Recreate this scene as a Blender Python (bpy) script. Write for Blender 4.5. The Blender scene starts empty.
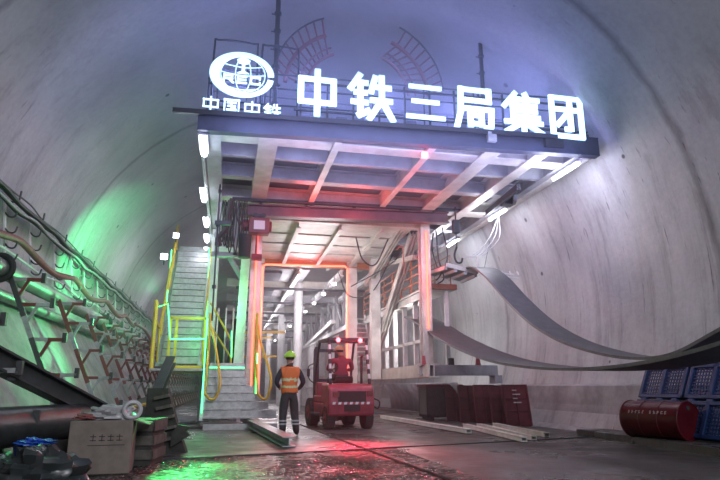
import bpy, bmesh, math, random
from mathutils import Vector, Matrix, Quaternion
random.seed(7)
PI = math.pi
SC = bpy.context.scene
COL = SC.collection
V = Vector

# ------------------------------------------------------------------ materials
def mat(name, col, rough=0.6, metal=0.0, emit=None, es=0.0, var=0.0, vscale=3.0, bump=0.0, bscale=20.0, col2=None, spec=0.5):
    m = bpy.data.materials.new(name); m.use_nodes = True
    nt = m.node_tree; b = nt.nodes['Principled BSDF']
    b.inputs['Base Color'].default_value = (*col, 1)
    b.inputs['Roughness'].default_value = rough
    b.inputs['Metallic'].default_value = metal
    b.inputs['Specular IOR Level'].default_value = spec
    if emit:
        b.inputs['Emission Color'].default_value = (*emit, 1)
        b.inputs['Emission Strength'].default_value = es
    tc = nt.nodes.new('ShaderNodeTexCoord')
    if var > 0 or col2:
        n = nt.nodes.new('ShaderNodeTexNoise'); n.inputs['Scale'].default_value = vscale
        n.inputs['Detail'].default_value = 6; n.inputs['Roughness'].default_value = .65
        nt.links.new(tc.outputs['Object'], n.inputs['Vector'])
        r = nt.nodes.new('ShaderNodeValToRGB')
        c2 = col2 or tuple(c * (1 - var) for c in col)
        r.color_ramp.elements[0].position = .35; r.color_ramp.elements[0].color = (*c2, 1)
        r.color_ramp.elements[1].position = .62; r.color_ramp.elements[1].color = (*col, 1)
        nt.links.new(n.outputs['Fac'], r.inputs[0]); nt.links.new(r.outputs[0], b.inputs['Base Color'])
    if bump > 0:
        n = nt.nodes.new('ShaderNodeTexNoise'); n.inputs['Scale'].default_value = bscale; n.inputs['Detail'].default_value = 4
        nt.links.new(tc.outputs['Object'], n.inputs['Vector'])
        bp = nt.nodes.new('ShaderNodeBump'); bp.inputs['Strength'].default_value = bump; bp.inputs['Distance'].default_value = .02
        nt.links.new(n.outputs['Fac'], bp.inputs['Height']); nt.links.new(bp.outputs[0], b.inputs['Normal'])
    return m

class G:
    """small node graph helper"""
    def __init__(s, m): s.nt = m.node_tree; s.b = s.nt.nodes['Principled BSDF']
    def n(s, t, **k):
        x = s.nt.nodes.new(t)
        for a, v in k.items():
            if a.startswith('i_'): x.inputs[a[2:].replace('_', ' ')].default_value = v
            else: setattr(x, a, v)
        return x
    def l(s, a, b): s.nt.links.new(a, b)
    def math(s, op, a, b=None, c=None):
        x = s.nt.nodes.new('ShaderNodeMath'); x.operation = op
        for i, v in enumerate((a, b, c)):
            if v is None: continue
            if hasattr(v, 'links'): s.l(v, x.inputs[i])
            else: x.inputs[i].default_value = v
        return x.outputs[0]
    def ramp(s, src, pts):
        r = s.nt.nodes.new('ShaderNodeValToRGB'); e = r.color_ramp.elements
        while len(e) < len(pts): e.new(.5)
        for k, (p, c) in enumerate(pts):
            e[k].position = p; e[k].color = (*(c if isinstance(c, tuple) else (c, c, c)), 1)
        s.l(src, r.inputs[0]); return r.outputs[0]
    def noise(s, vec, scale, detail=5, rough=.6, mp=None):
        if mp:
            m = s.n('ShaderNodeMapping'); m.inputs['Scale'].default_value = mp; s.l(vec, m.inputs[0]); vec = m.outputs[0]
        x = s.n('ShaderNodeTexNoise'); x.inputs['Scale'].default_value = scale; x.inputs['Detail'].default_value = detail; x.inputs['Roughness'].default_value = rough
        s.l(vec, x.inputs['Vector']); return x.outputs['Fac']
    def mul(s, a, b, f=1.0):
        x = s.n('ShaderNodeMix', data_type='RGBA', blend_type='MULTIPLY'); x.inputs[0].default_value = f
        s.l(a, x.inputs[6]); s.l(b, x.inputs[7]); return x.outputs[2]
    def mix(s, fac, a, b):
        x = s.n('ShaderNodeMix', data_type='RGBA')
        s.l(fac, x.inputs[0])
        for v, i in ((a, 6), (b, 7)):
            if isinstance(v, tuple): x.inputs[i].default_value = (*v, 1)
            else: s.l(v, x.inputs[i])
        return x.outputs[2]

def concrete_wall():
    m = mat('sprayed_concrete_lining', (.45, .45, .46), .75); g = G(m)
    o = g.n('ShaderNodeNewGeometry').outputs['Position']
    big = g.noise(o, .35, 4, .6)
    c = g.ramp(big, [(.3, (.30, .30, .315)), (.7, (.47, .47, .475))])
    streak = g.noise(o, 1.0, 6, .7, (1.5, 2.2, .16))
    c = g.mul(c, g.ramp(streak, [(.36, (.62, .61, .61)), (.47, (.92, .92, .92)), (.72, (1.1, 1.1, 1.1))]), .85)
    thin = g.noise(o, 3.0, 5, .7, (1.0, 2.6, .13))
    c = g.mul(c, g.ramp(thin, [(.32, (.22, .20, .20)), (.37, (1, 1, 1))]), .85)
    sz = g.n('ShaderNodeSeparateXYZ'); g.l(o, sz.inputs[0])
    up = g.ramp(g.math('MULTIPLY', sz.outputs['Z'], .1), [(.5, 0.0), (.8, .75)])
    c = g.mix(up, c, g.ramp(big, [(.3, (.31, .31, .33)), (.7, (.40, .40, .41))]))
    fine = g.noise(o, 9, 6, .7)
    c = g.mul(c, g.ramp(fine, [(.3, .8), (.6, 1.0)]), .6)
    # construction joints every nine metres along the tunnel
    sx = g.n('ShaderNodeSeparateXYZ'); g.l(o, sx.inputs[0])
    wob = g.math('MULTIPLY', g.math('SUBTRACT', g.noise(o, 1.3, 3), .5), .25)
    yy = g.math('ADD', sx.outputs['Y'], wob)
    md = g.math('ABSOLUTE', g.math('SUBTRACT', g.math('MODULO', g.math('ADD', yy, 4.2), 9.0), 4.5))
    ln = g.ramp(md, [(0.0, (.42, .42, .43)), (.06, (.62, .62, .62)), (.16, (1, 1, 1))])
    c = g.mul(c, ln, .75)
    v = g.n('ShaderNodeTexVoronoi'); v.inputs['Scale'].default_value = .8; g.l(o, v.inputs['Vector'])
    c = g.mul(c, g.ramp(v.outputs['Distance'], [(.045, (.1, .1, .1)), (.06, (1, 1, 1))]), .9)
    g.l(c, g.b.inputs['Base Color'])
    bp = g.n('ShaderNodeBump'); bp.inputs['Strength'].default_value = .35; bp.inputs['Distance'].default_value = .04
    g.l(g.math('ADD', g.noise(o, 5, 5), g.math('MULTIPLY', streak, .8)), bp.inputs['Height']); g.l(bp.outputs[0], g.b.inputs['Normal'])
    return m

def slab_floor():
    m = mat('dirty_concrete_floor', (.2, .19, .18), .5); g = G(m)
    o = g.n('ShaderNodeNewGeometry').outputs['Position']
    a = g.noise(o, .8, 7, .65, (1, .6, 1))
    c = g.ramp(a, [(.32, (.04, .036, .034)), (.55, (.085, .078, .075)), (.75, (.19, .18, .175))])
    d = g.noise(o, 7, 6, .7)
    c = g.mul(c, g.ramp(d, [(.3, .6), (.6, 1.05)]), .8)
    g.l(c, g.b.inputs['Base Color'])
    g.l(g.ramp(g.noise(o, .6, 4, .6), [(.42, .26), (.6, .55)]), g.b.inputs['Roughness'])
    bp = g.n('ShaderNodeBump'); bp.inputs['Strength'].default_value = .5; bp.inputs['Distance'].default_value = .02
    g.l(g.math('ADD', d, g.noise(o, 30, 3)), bp.inputs['Height']); g.l(bp.outputs[0], g.b.inputs['Normal'])
    return m

def wet_gravel():
    m = mat('wet_exposed_aggregate', (.1, .1, .1), .2); g = G(m)
    o = g.n('ShaderNodeNewGeometry').outputs['Position']
    v = g.n('ShaderNodeTexVoronoi'); v.inputs['Scale'].default_value = 15; g.l(o, v.inputs['Vector'])
    sp = g.n('ShaderNodeSeparateColor'); g.l(v.outputs['Color'], sp.inputs[0])
    c = g.mul(g.ramp(v.outputs['Distance'], [(.2, (1, 1, 1)), (.6, (.1, .1, .1))]), g.ramp(sp.outputs[0], [(.15, (.02, .02, .018)), (.7, (.12, .11, .10)), (1, (.42, .40, .38))]))
    c = g.mul(c, g.ramp(g.noise(o, 1.2, 4), [(.3, .5), (.7, 1.2)]))
    g.l(c, g.b.inputs['Base Color'])
    g.l(g.ramp(g.noise(o, .9, 4), [(.35, .1), (.65, .38)]), g.b.inputs['Roughness'])
    bp = g.n('ShaderNodeBump'); bp.inputs['Strength'].default_value = 1.0; bp.inputs['Distance'].default_value = .09; bp.invert = True
    g.l(v.outputs['Distance'], bp.inputs['Height']); g.l(bp.outputs[0], g.b.inputs['Normal'])
    return m

M = dict(
    wall=concrete_wall(), floor=slab_floor(), gravel=wet_gravel(),
    cream=mat('cream_painted_steel', (.52, .51, .47), .45, .1, var=.3, vscale=2.5, bump=.1),
    grey=mat('grey_painted_steel', (.33, .34, .37), .5, .1, var=.35, vscale=2.0, bump=.1),
    white=mat('white_painted_steel', (.66, .66, .66), .45, .05, var=.22, vscale=3),
    panel=mat('dark_deck_panel', (.085, .09, .125), .55, .2, var=.3, vscale=2),
    navyblue=mat('deep_blue_steel', (.04, .05, .085), .5, .2, var=.3),
    palebeam=mat('pale_primed_steel', (.72, .70, .66), .6, var=.25, vscale=4),
    duskmaroon=mat('dusky_maroon_paint', (.11, .06, .075), .5, .2, var=.4, vscale=3),
    rust=mat('faded_rust_paint', (.30, .15, .10), .6, .1, var=.3),
    dark=mat('dark_steel', (.035, .04, .05), .5, .4, var=.3),
    black=mat('black_rubber', (.015, .015, .016), .75),
    rope=mat('dark_cable', (.03, .03, .035), .7),
    wcable=mat('pale_cable', (.55, .55, .57), .6),
    maroon=mat('maroon_painted_steel', (.16, .025, .035), .45, .2, var=.4, vscale=4),
    red=mat('red_painted_steel', (.33, .05, .07), .42, .1, var=.45, vscale=3.5),
    barrel=mat('red_drum_paint', (.11, .008, .014), .32, .2, var=.35, vscale=6),
    orange=mat('orange_painted_steel', (.55, .17, .06), .45, .1, var=.3),
    yellow=mat('yellow_painted_steel', (.68, .42, .04), .45, .1, var=.25, vscale=6),
    tread=mat('galvanised_tread', (.46, .46, .45), .38, .55, var=.35, vscale=8),
    galv=mat('galvanised_steel', (.42, .43, .45), .42, .5, var=.35, vscale=6),
    sign=mat('lit_sign_face', (.8, .9, 1), .4, emit=(.44, .80, 1.0), es=1.3),
    signside=mat('sign_side', (.3, .35, .6), .4),
    tube=mat('lit_white_tube', (1, 1, 1), .4, emit=(.80, .86, 1.0), es=22),
    bulb=mat('lit_round_lamp', (1, 1, 1), .4, emit=(1, .9, .97), es=16),
    redled=mat('lit_red_strip', (1, .1, .05), .4, emit=(1.0, .10, .05), es=5),
    redlamp=mat('lit_red_lamp', (1, .1, .1), .4, emit=(1.0, .07, .09), es=12),
    greenled=mat('lit_green_strip', (.1, 1, .3), .4, emit=(.06, 1.0, .25), es=5),
    belt=mat('grey_belt_rubber', (.085, .082, .095), .5, var=.4, vscale=5, bump=.15),
    beltd=mat('dark_belt_rubber', (.06, .06, .07), .5, var=.4, vscale=5),
    pipe=mat('steel_pipe', (.22, .24, .23), .45, .2, var=.4, vscale=4),
    dpipe=mat('dark_steel_pipe', (.06, .07, .07), .35, .3, var=.4, vscale=5),
    hose=mat('dull_pink_hose', (.24, .075, .07), .6, var=.35, vscale=8),
    rackred=mat('rust_red_band_paint', (.17, .03, .025), .55, var=.3, vscale=10),
    rackgrey=mat('pale_band_paint', (.34, .36, .35), .55, var=.3, vscale=10),
    rackdark=mat('worn_dark_steel', (.07, .075, .075), .55, .3, var=.35, vscale=6),
    card=mat('cardboard', (.20, .165, .14), .85, var=.25, vscale=5),
    wood=mat('weathered_wood', (.13, .115, .10), .8, var=.45, vscale=7),
    woodd=mat('dark_wood', (.055, .05, .046), .8, var=.4, vscale=7),
    plastic=mat('clear_plastic_wrap', (.42, .42, .42), .25, var=.3, vscale=6),
    darkbag=mat('black_plastic_sheet', (.03, .035, .035), .3),
    bluebag=mat('blue_plastic', (.02, .09, .45), .35),
    basket=mat('blue_crate_plastic', (.012, .034, .11), .5, var=.2, vscale=5, spec=.25),
    ink=mat('print_ink', (.05, .04, .04), .8),
    wprint=mat('white_print', (.5, .42, .42), .7),
    skin=mat('skin', (.42, .24, .17), .55),
    navy=mat('dark_navy_cloth', (.028, .035, .045), .85, var=.3, vscale=12, bump=.3, bscale=12),
    trouser=mat('dark_trouser_cloth', (.04, .048, .05), .85, var=.3, vscale=12, bump=.3, bscale=10),
    vest=mat('orange_vest_cloth', (.75, .17, .035), .7, bump=.3, bscale=14),
    reflect=mat('reflective_band', (.60, .62, .32), .35),
    greyband=mat('grey_reflective_band', (.4, .42, .42), .35),
    helmet=mat('lime_helmet', (.42, .78, .05), .3),
    tanhelmet=mat('tan_helmet', (.55, .33, .17), .4),
    redcloth=mat('dark_red_cloth', (.20, .025, .045), .8, bump=.3, bscale=12),
    boot=mat('black_boot', (.02, .02, .02), .5),
    hair=mat('black_hair', (.012, .01, .01), .6),
    glass=mat('lamp_glass', (.8, .85, .9), .1),
    tarp=mat('grey_ribbed_sheet', (.23, .22, .25), .55, var=.3, vscale=4),
    kick=mat('pale_kicker_concrete', (.36, .35, .36), .75, var=.45, vscale=1.6, bump=.3, bscale=6),
)

# ------------------------------------------------------------------ geometry
class MB:
    def __init__(s): s.v = []; s.f = []; s.mi = []; s.cur = 0
    def add(s, vs, fs):
        o = len(s.v); s.v += [tuple(p) for p in vs]; s.f += [tuple(i + o for i in f) for f in fs]; s.mi += [s.cur] * len(fs)
        return s
    def hexa(s, p):   # 8 points: bottom loop 0-3, top loop 4-7
        return s.add(p, [(3, 2, 1, 0), (4, 5, 6, 7), (0, 1, 5, 4), (1, 2, 6, 5), (2, 3, 7, 6), (3, 0, 4, 7)])
    def box(s, x0, x1, y0, y1, z0, z1):
        return s.hexa([(x0, y0, z0), (x1, y0, z0), (x1, y1, z0), (x0, y1, z0), (x0, y0, z1), (x1, y0, z1), (x1, y1, z1), (x0, y1, z1)])
    def frame(s, p, q, up=(0, 0, 1)):
        p, q = V(p), V(q); d = (q - p).normalized(); u = V(up)
        if abs(d.dot(u)) > .98: u = V((0, 1, 0))
        a = d.cross(u).normalized(); b = a.cross(d).normalized(); return p, q, a, b
    def bar(s, p, q, w, h=None, up=(0, 0, 1)):
        h = h or w; p, q, a, b = s.frame(p, q, up); a = a * w / 2; b = b * h / 2
        return s.hexa([p - a - b, p + a - b, p + a + b, p - a + b, q - a - b, q + a - b, q + a + b, q - a + b])
    def ibeam(s, p, q, w, h, t=.03, up=(0, 0, 1)):
        p, q, a, b = s.frame(p, q, up); off = b * (h / 2 - t / 2)
        s.bar(p + off, q + off, w, t, up); s.bar(p - off, q - off, w, t, up); return s.bar(p, q, t, h - t * 1.9, up)
    def cyl(s, p, q, r, n=12, r2=None):
        r2 = r if r2 is None else r2; p, q, a, b = s.frame(p, q)
        vs = []
        for c, rr in ((p, r), (q, r2)):
            vs += [c + (a * math.cos(2 * PI * k / n) + b * math.sin(2 * PI * k / n)) * rr for k in range(n)]
        fs = [(k, (k + 1) % n, n + (k + 1) % n, n + k) for k in range(n)] + [tuple(range(n))[::-1], tuple(range(n, 2 * n))]
        return s.add(vs, fs)
    def tube(s, pts, r, n=8):
        pts = [V(p) for p in pts]; vs = []; u = V((0, 0, 1)); prev = None
        for i, p in enumerate(pts):
            d = (pts[min(i + 1, len(pts) - 1)] - pts[max(i - 1, 0)]).normalized()
            if prev is None:
                a = d.cross(u if abs(d.z) < .95 else V((0, 1, 0))).normalized()
            else:
                a = (prev - d * prev.dot(d)).normalized()
            prev = a; b = d.cross(a)
            vs += [p + (a * math.cos(2 * PI * k / n) + b * math.sin(2 * PI * k / n)) * r for k in range(n)]
        m = len(pts); fs = []
        for i in range(m - 1):
            for k in range(n):
                fs.append((i * n + k, i * n + (k + 1) % n, (i + 1) * n + (k + 1) % n, (i + 1) * n + k))
        fs += [tuple(range(n))[::-1], tuple(range((m - 1) * n, m * n))]
        return s.add(vs, fs)
    def torus(s, c, axis, R, r, n=20, m=8, a0=0, a1=2 * PI):
        ax = V(axis).normalized(); a = ax.orthogonal().normalized(); b = ax.cross(a); c = V(c)
        full = abs(a1 - a0 - 2 * PI) < 1e-6
        pts = [c + (a * math.cos(a0 + (a1 - a0) * k / n) + b * math.sin(a0 + (a1 - a0) * k / n)) * R for k in range(n + 1)]
        return s.tube(pts, r, m)
    def sphere(s, c, r, n=14, m=9, sc=(1, 1, 1), z0=-1.0):
        vs = []; c = V(c)
        th0 = math.asin(max(-1, min(1, z0)))
        for j in range(m + 1):
            t = th0 + (PI / 2 - th0) * j / m
            for k in range(n):
                p = 2 * PI * k / n
                vs.append((c.x + r * sc[0] * math.cos(t) * math.cos(p), c.y + r * sc[1] * math.cos(t) * math.sin(p), c.z + r * sc[2] * math.sin(t)))
        fs = [(j * n + k, j * n + (k + 1) % n, (j + 1) * n + (k + 1) % n, (j + 1) * n + k) for j in range(m) for k in range(n)]
        fs.append(tuple(range(n))[::-1])
        return s.add(vs, fs)
    def prism(s, poly, fn, a, b):
        """poly of 2D points, fn(u,v,t) -> 3D, extruded t=a..b"""
        n = len(poly); vs = [fn(u, v, a) for u, v in poly] + [fn(u, v, b) for u, v in poly]
        return s.add(vs, [tuple(range(n)), tuple(range(2 * n - 1, n - 1, -1))] + [(i, n + i, n + (i + 1) % n, (i + 1) % n) for i in range(n)])
    def build(s, name, m, parent=None, smooth=False, world=True, bevel=0.0):
        off = V((0, 0, 0))
        if parent is not None and world:
            p = parent
            while p is not None: off += V(p.location); p = p.parent
        me = bpy.data.meshes.new(name)
        me.from_pydata([tuple(V(p) - off) for p in s.v], [], s.f)
        ms = m if isinstance(m, (list, tuple)) else [m]
        for x in ms: me.materials.append(M[x] if isinstance(x, str) else x)
        if len(ms) > 1: me.polygons.foreach_set('material_index', s.mi)
        bm = bmesh.new(); bm.from_mesh(me); bmesh.ops.recalc_face_normals(bm, faces=bm.faces); bm.to_mesh(me); bm.free()
        if smooth:
            me.polygons.foreach_set('use_smooth', [True] * len(me.polygons))
            me.set_sharp_from_angle(angle=math.radians(40))
        o = bpy.data.objects.new(name, me); COL.objects.link(o)
        if parent is not None: o.parent = parent
        if bevel:
            md = o.modifiers.new('bevel', 'BEVEL'); md.width = bevel; md.segments = 2; md.limit_method = 'ANGLE'
        return o

def tag(o, label=None, cat=None, group=None, kind=None):
    if label: o['label'] = label
    if cat: o['category'] = cat
    if group: o['group'] = group
    if kind: o['kind'] = kind
    return o
def thing(name, label, cat, loc=(0, 0, 0), rz=0, group=None):
    o = bpy.data.objects.new(name, None); COL.objects.link(o); o.location = loc; o.rotation_euler = (0, 0, rz); o.empty_display_size = .2
    return tag(o, label, cat, group)
def struct(o): o['kind'] = 'structure'; return o
def copy_tree(o, parent=None):
    c = o.copy(); COL.objects.link(c)
    if parent is not None: c.parent = parent
    for ch in list(o.children): copy_tree(ch, c)
    return c
def cr(pts, n=8):
    """catmull-rom through points"""
    P = [V(p) for p in pts]; P = [P[0] * 2 - P[1]] + P + [P[-1] * 2 - P[-2]]; out = []
    for i in range(1, len(P) - 2):
        for k in range(n):
            t = k / n; a, b, c, d = P[i - 1:i + 3]
            out.append(.5 * ((2 * b) + (c - a) * t + (2 * a - 5 * b + 4 * c - d) * t * t + (3 * b - a - 3 * c + d) * t ** 3))
    out.append(P[-2]); return out

# ------------------------------------------------------------------ camera
PITCH = math.radians(13.99); YAW = math.radians(12.43)
cam = bpy.data.objects.new('camera', bpy.data.cameras.new('camera')); COL.objects.link(cam)
cam.location = (0, 0, 1.02); cam.rotation_euler = (PI / 2 + PITCH, 0, -YAW)
cam.data.sensor_width = 36; cam.data.lens = 29.5; cam.data.clip_end = 300
SC.camera = cam

# ------------------------------------------------------------------ the tunnel
TC, TZ, TR = 2.1, 3.2, 7.0
Y0, Y1 = -14.0, 95.0
def arc(t): return (TC + TR * math.cos(t), TZ + TR * math.sin(t))
tb = math.asin(-(TZ + .3) / TR)      # below the floor
def lining(name, a0, a1, n):
    mb = MB(); ys = [Y0 + (Y1 - Y0) * k / 24 for k in range(25)]
    vs = []; th = .35
    for y in ys:
        for k in range(n + 1):
            a = a0 + (a1 - a0) * k / n; x, z = arc(a); vs.append((x, y, z))
    m = n + 1; nv = len(vs)
    for y in ys:
        for k in range(n + 1):
            a = a0 + (a1 - a0) * k / n; vs.append((TC + (TR + th) * math.cos(a), y, TZ + (TR + th) * math.sin(a)))
    fs = []
    for o in (0, nv):
        for j in range(24):
            for k in range(n): fs.append((o + j * m + k, o + j * m + k + 1, o + (j + 1) * m + k + 1, o + (j + 1) * m + k))
    for j in range(24):
        for k in (0, n): fs.append((j * m + k, (j + 1) * m + k, nv + (j + 1) * m + k, nv + j * m + k))
    for j in (0, 24):
        for k in range(n): fs.append((j * m + k, j * m + k + 1, nv + j * m + k + 1, nv + j * m + k))
    mb.add(vs, fs)
    return struct(mb.build(name, 'wall', smooth=True))
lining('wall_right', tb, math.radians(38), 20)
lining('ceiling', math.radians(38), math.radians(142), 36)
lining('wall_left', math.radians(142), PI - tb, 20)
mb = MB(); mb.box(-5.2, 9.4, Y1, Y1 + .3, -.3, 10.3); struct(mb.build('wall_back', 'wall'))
# floor: slab beyond the joint, wet aggregate strip before it
def jy(x): return 9.38 + (x + 1.1) * .262          # joint line between old slab and foreground strip
mb = MB(); mb.hexa([(-4.3, jy(-4.3), -.3), (8.5, jy(8.5), -.3), (8.5, Y1, -.3), (-4.3, Y1, -.3), (-4.3, jy(-4.3), 0), (8.5, jy(8.5), 0), (8.5, Y1, 0), (-4.3, Y1, 0)])
struct(mb.build('floor', 'floor'))
def quadslab(name, x0, x1, m, z=0.0):
    mb = MB(); mb.hexa([(x0, Y0, -.3), (x1, Y0, -.3), (x1, jy(x1) - .05, -.3), (x0, jy(x0) - .05, -.3), (x0, Y0, z), (x1, Y0, z), (x1, jy(x1) - .05, z), (x0, jy(x0) - .05, z)])
    return struct(mb.build(name, m))
quadslab('floor_gravel_strip', -4.3, 2.9, 'gravel')
quadslab('floor_front_slab', 2.9, 8.5, 'floor')
mb = MB(); mb.box(-4.3, 8.5, Y0, Y1, -.34, -.3); struct(mb.build('floor_base', 'dark'))
# dark steel edge angle in the joint, and a narrow rail groove
mb = MB(); mb.bar((-4.2, jy(-4.2) - .02, .004), (8.4, jy(8.4) - .02, .004), .05, .02); struct(mb.build('trim_floor_joint', 'dark'))
mb = MB(); mb.tube([(2.05, 17.5, .004), (2.12, 15.4, .004), (2.4, 8.7, .004), (2.6, 5, .004)], .022, 6); struct(mb.build('trim_floor_groove', 'black'))
# kicker walls at both feet of the lining
def kicker(name, s):
    prof = [(8.2, 0), (8.38, .1), (8.5, .3), (8.56, .6), (8.6, 1.05), (8.9, 1.12), (8.9, -.2), (8.2, -.2)] if s > 0 else [(-2.75, 0), (-4.3, 2.72), (-5.0, 2.9), (-5.0, -.2), (-2.75, -.2)]
    mb = MB(); mb.prism(prof, lambda u, v, t: (u, t, v), Y0, Y1)
    return struct(mb.build(name, 'kick'))
mb = MB(); mb.hexa([(7.0, 4, 0), (8.3, 4, 0), (8.3, 12.3, 0), (7.6, 12.3, 0), (7.0, 4, .12), (8.3, 4, .12), (8.3, 12.3, .12), (7.6, 12.3, .12)]); struct(mb.build('trim_1', 'floor'))
kicker('baseboard_right', 1); kicker('baseboard_left', -1)

# ------------------------------------------------------------------ the gantry
gan = thing('lining_gantry', 'big cream steel gantry with overhanging deck and red lit portal legs spanning the tunnel', 'gantry', (3.2, 17, 0))
DZ = 6.15
def P(name, mb, m, par=gan, **k): return mb.build(name, m, par, **k)
# deck framing, longitudinal beams
YF, YB = 11.3, 26.0
for x, w, m in ((-.55, .34, 'grey'), (.62, .42, 'cream'), (2.1, .16, 'cream'), (4.2, .16, 'cream'), (5.6, .38, 'cream'), (6.75, .3, 'cream'), (7.72, .36, 'grey')):
    mb = MB(); mb.ibeam((x, 11.85 - .06 * (x + .85), DZ + .2), (x, YB, DZ + .2), w, .42, .03); P('deck_beam', mb, m)
for y, w, m in ((12.05, .4, 'cream'), (13.05, .12, 'grey'), (14.5, .28, 'grey'), (16.35, .5, 'cream'), (18.4, .3, 'grey'), (20.6, .3, 'grey'), (23, .3, 'grey')):
    mb = MB(); mb.ibeam((-.6, y, DZ + .21), (7.8, y, DZ + .21), w, .36, .03); P('deck_cross_beam', mb, m)
mb = MB(); mb.hexa([(-.75, 11.75, DZ + .42), (7.9, 11.25, DZ + .42), (7.9, YB, DZ + .42), (-.75, YB, DZ + .42), (-.75, 11.75, DZ + .46), (7.9, 11.25, DZ + .46), (7.9, YB, DZ + .46), (-.75, YB, DZ + .46)]); P('deck_plate', mb, 'panel')
mb = MB(); mb.ibeam((-.85, 11.72, DZ + .2), (8.05, 11.2, DZ + .2), .2, .44, .03); mb.bar((-.85, 11.66, DZ + .2), (8.05, 11.14, DZ + .2), .05, .42); P('deck_front_beam', mb, 'navyblue')
mb = MB(); mb.bar((-1.35, 11.58, DZ + .34), (7.0, 11.1, DZ + .34), .08, .1); P('front_rail', mb, 'dark')
# side skirts of the deck with pale lower flanges
mb = MB(); mb.box(7.72, 7.9, YF, YB, DZ - .06, DZ + .04); mb.box(7.88, 7.91, YF, YB, DZ - .06, DZ + .4); P('side_flange', mb, 'cream')
mb = MB(); mb.box(-.82, -.74, 11.75, YB, DZ - .06, DZ + .3); P('side_flange', mb, 'grey')
# top railing behind the sign
def railing(name, pts, h, m, par, n=1, r=.02, mids=(.5,)):
    mb = MB()
    for a, b in zip(pts[:-1], pts[1:]):
        a, b = V(a), V(b); k = max(1, int((b - a).length / 1.1))
        for i in range(k + 1):
            p = a.lerp(b, i / k); mb.cyl(p, p + V((0, 0, h)), r, 8)
        for f in (1.0,) + tuple(mids): mb.cyl(a + V((0, 0, h * f)), b + V((0, 0, h * f)), r, 8)
    return mb.build(name, m, par, smooth=True)
railing('top_railing', [(-.7, 12.0, DZ + .45), (7.7, 11.6, DZ + .45)], 1.15, 'dark', gan, mids=(.35, .7))
railing('top_railing', [(-.7, 13.4, DZ + .45), (7.7, 13.4, DZ + .45)], 1.35, 'dark', gan, mids=(.5,))
mb = MB(); random.seed(3)
for k in range(16):
    x = .9 + k * .42; mb = MB(); mb.box(x, x + .25, 12.3, 12.55, DZ + .47, DZ + .7 + random.random() * .35); P('deck_locker', mb, 'dark', bevel=.02)
for x0, x1 in ((-.62, .3), (.4, 1.2)):      # hoop rails behind the emblem
    mb = MB(); mb.tube(cr([(x0, 11.8, DZ + .45), (x0, 11.8, 8.2), (x0 + .1, 11.8, 8.35), (x1 - .1, 11.8, 8.35), (x1, 11.8, 8.2), (x1, 11.8, DZ + .45)], 5), .022, 8); P('hoop_rail', mb, 'dark', smooth=True)
# tall poles through the deck
for x, zt, r in ((.72, 10.0, .055), (5.68, 9.6, .05)):
    mb = MB(); mb.cyl((x, 12, DZ + .4), (x, 12, zt), r, 10)
    for z in [DZ + .9 + .45 * k for k in range(int((zt - DZ - 1) / .45) + 1)]: mb.cyl((x, 12, z), (x, 12, z + .05), r * 1.5, 10); mb.cyl((x - .14, 12, z), (x + .02, 12, z), .014, 6)
    P('mast_pole', mb, 'dark', smooth=True)
# curved end frames above the deck
def curved_frame(cx, cz, a0, a1, y, R, name='curved_frame'):
    for r_, mm, t in ((R, 'dark', .028), (R - .28, 'maroon', .06), (R - .62, 'maroon', .03), (R - .8, 'maroon', .05)):
        mb = MB(); mb.tube([(cx + r_ * math.cos(a0 + (a1 - a0) * k / 14), y + (.0 if r_ == R else .3), cz + r_ * math.sin(a0 + (a1 - a0) * k / 14)) for k in range(15)], t * .85, 8)
        P(name, mb, mm, smooth=True)
    mb = MB()
    for k in range(9):
        a = a0 + (a1 - a0) * (k + .2) / 9
        mb.cyl((cx + R * math.cos(a), y, cz + R * math.sin(a)), (cx + (R - .28) * math.cos(a), y + .3, cz + (R - .28) * math.sin(a)), .024, 6)
        mb.cyl((cx + (R - .28) * math.cos(a), y + .3, cz + (R - .28) * math.sin(a)), (cx + (R - .8) * math.cos(a + .12), y + .3, cz + (R - .8) * math.sin(a + .12)), .024, 6)
    P('frame_ties', mb, 'maroon')
curved_frame(2.5, 7.9, math.radians(112), math.radians(178), 12.3, 1.8)
curved_frame(2.85, 7.85, math.radians(5), math.radians(64), 12.3, 1.95)
# front portal: two legs with foot plates and red light strips
for x, zb in ((.66, .0), (5.78, 1.66)):
    mb = MB(); mb.ibeam((x, 17, zb), (x, 17, DZ), .30, .30, .035, up=(0, 1, 0)); mb.box(x - .15, x + .15, 16.84, 16.87, zb, DZ)
    mb.box(x - .24, x + .24, 16.78, 17.22, zb, zb + .04)
    P('portal_leg', mb, 'cream')
for x, z0, z1 in ((.66, 1.0, 5.6), (5.80, 2.7, 5.7)):
    mb = MB(); mb.box(x - .022, x + .022, 16.80, 16.83, z0, z1); P('red_light_strip', mb, 'redled')
# second portal, red lit frame
mb = MB(); mb.box(1.0, 1.2, 22.4, 22.65, 0, 5.9); P('inner_leg', mb, 'cream')
mb = MB(); mb.box(4.42, 4.82, 22.4, 22.65, 0, 5.9); P('inner_leg', mb, 'cream')
mb = MB(); mb.box(5.15, 5.5, 21.4, 21.7, 1.3, 6.1); P('inner_leg', mb, 'cream')
mb = MB(); mb.ibeam((.7, 22.5, 5.78), (6.0, 22.5, 5.78), .3, .42, .04); P('inner_lintel', mb, 'orange')
mb = MB(); mb.tube([(1.12, 22.33, .6), (1.12, 22.33, 5.45), (1.25, 22.33, 5.56), (4.32, 22.33, 5.62), (4.42, 22.33, 5.52), (4.42, 22.33, 1.2)], .035, 8); P('red_light_strip', mb, 'redled', smooth=True)
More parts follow.
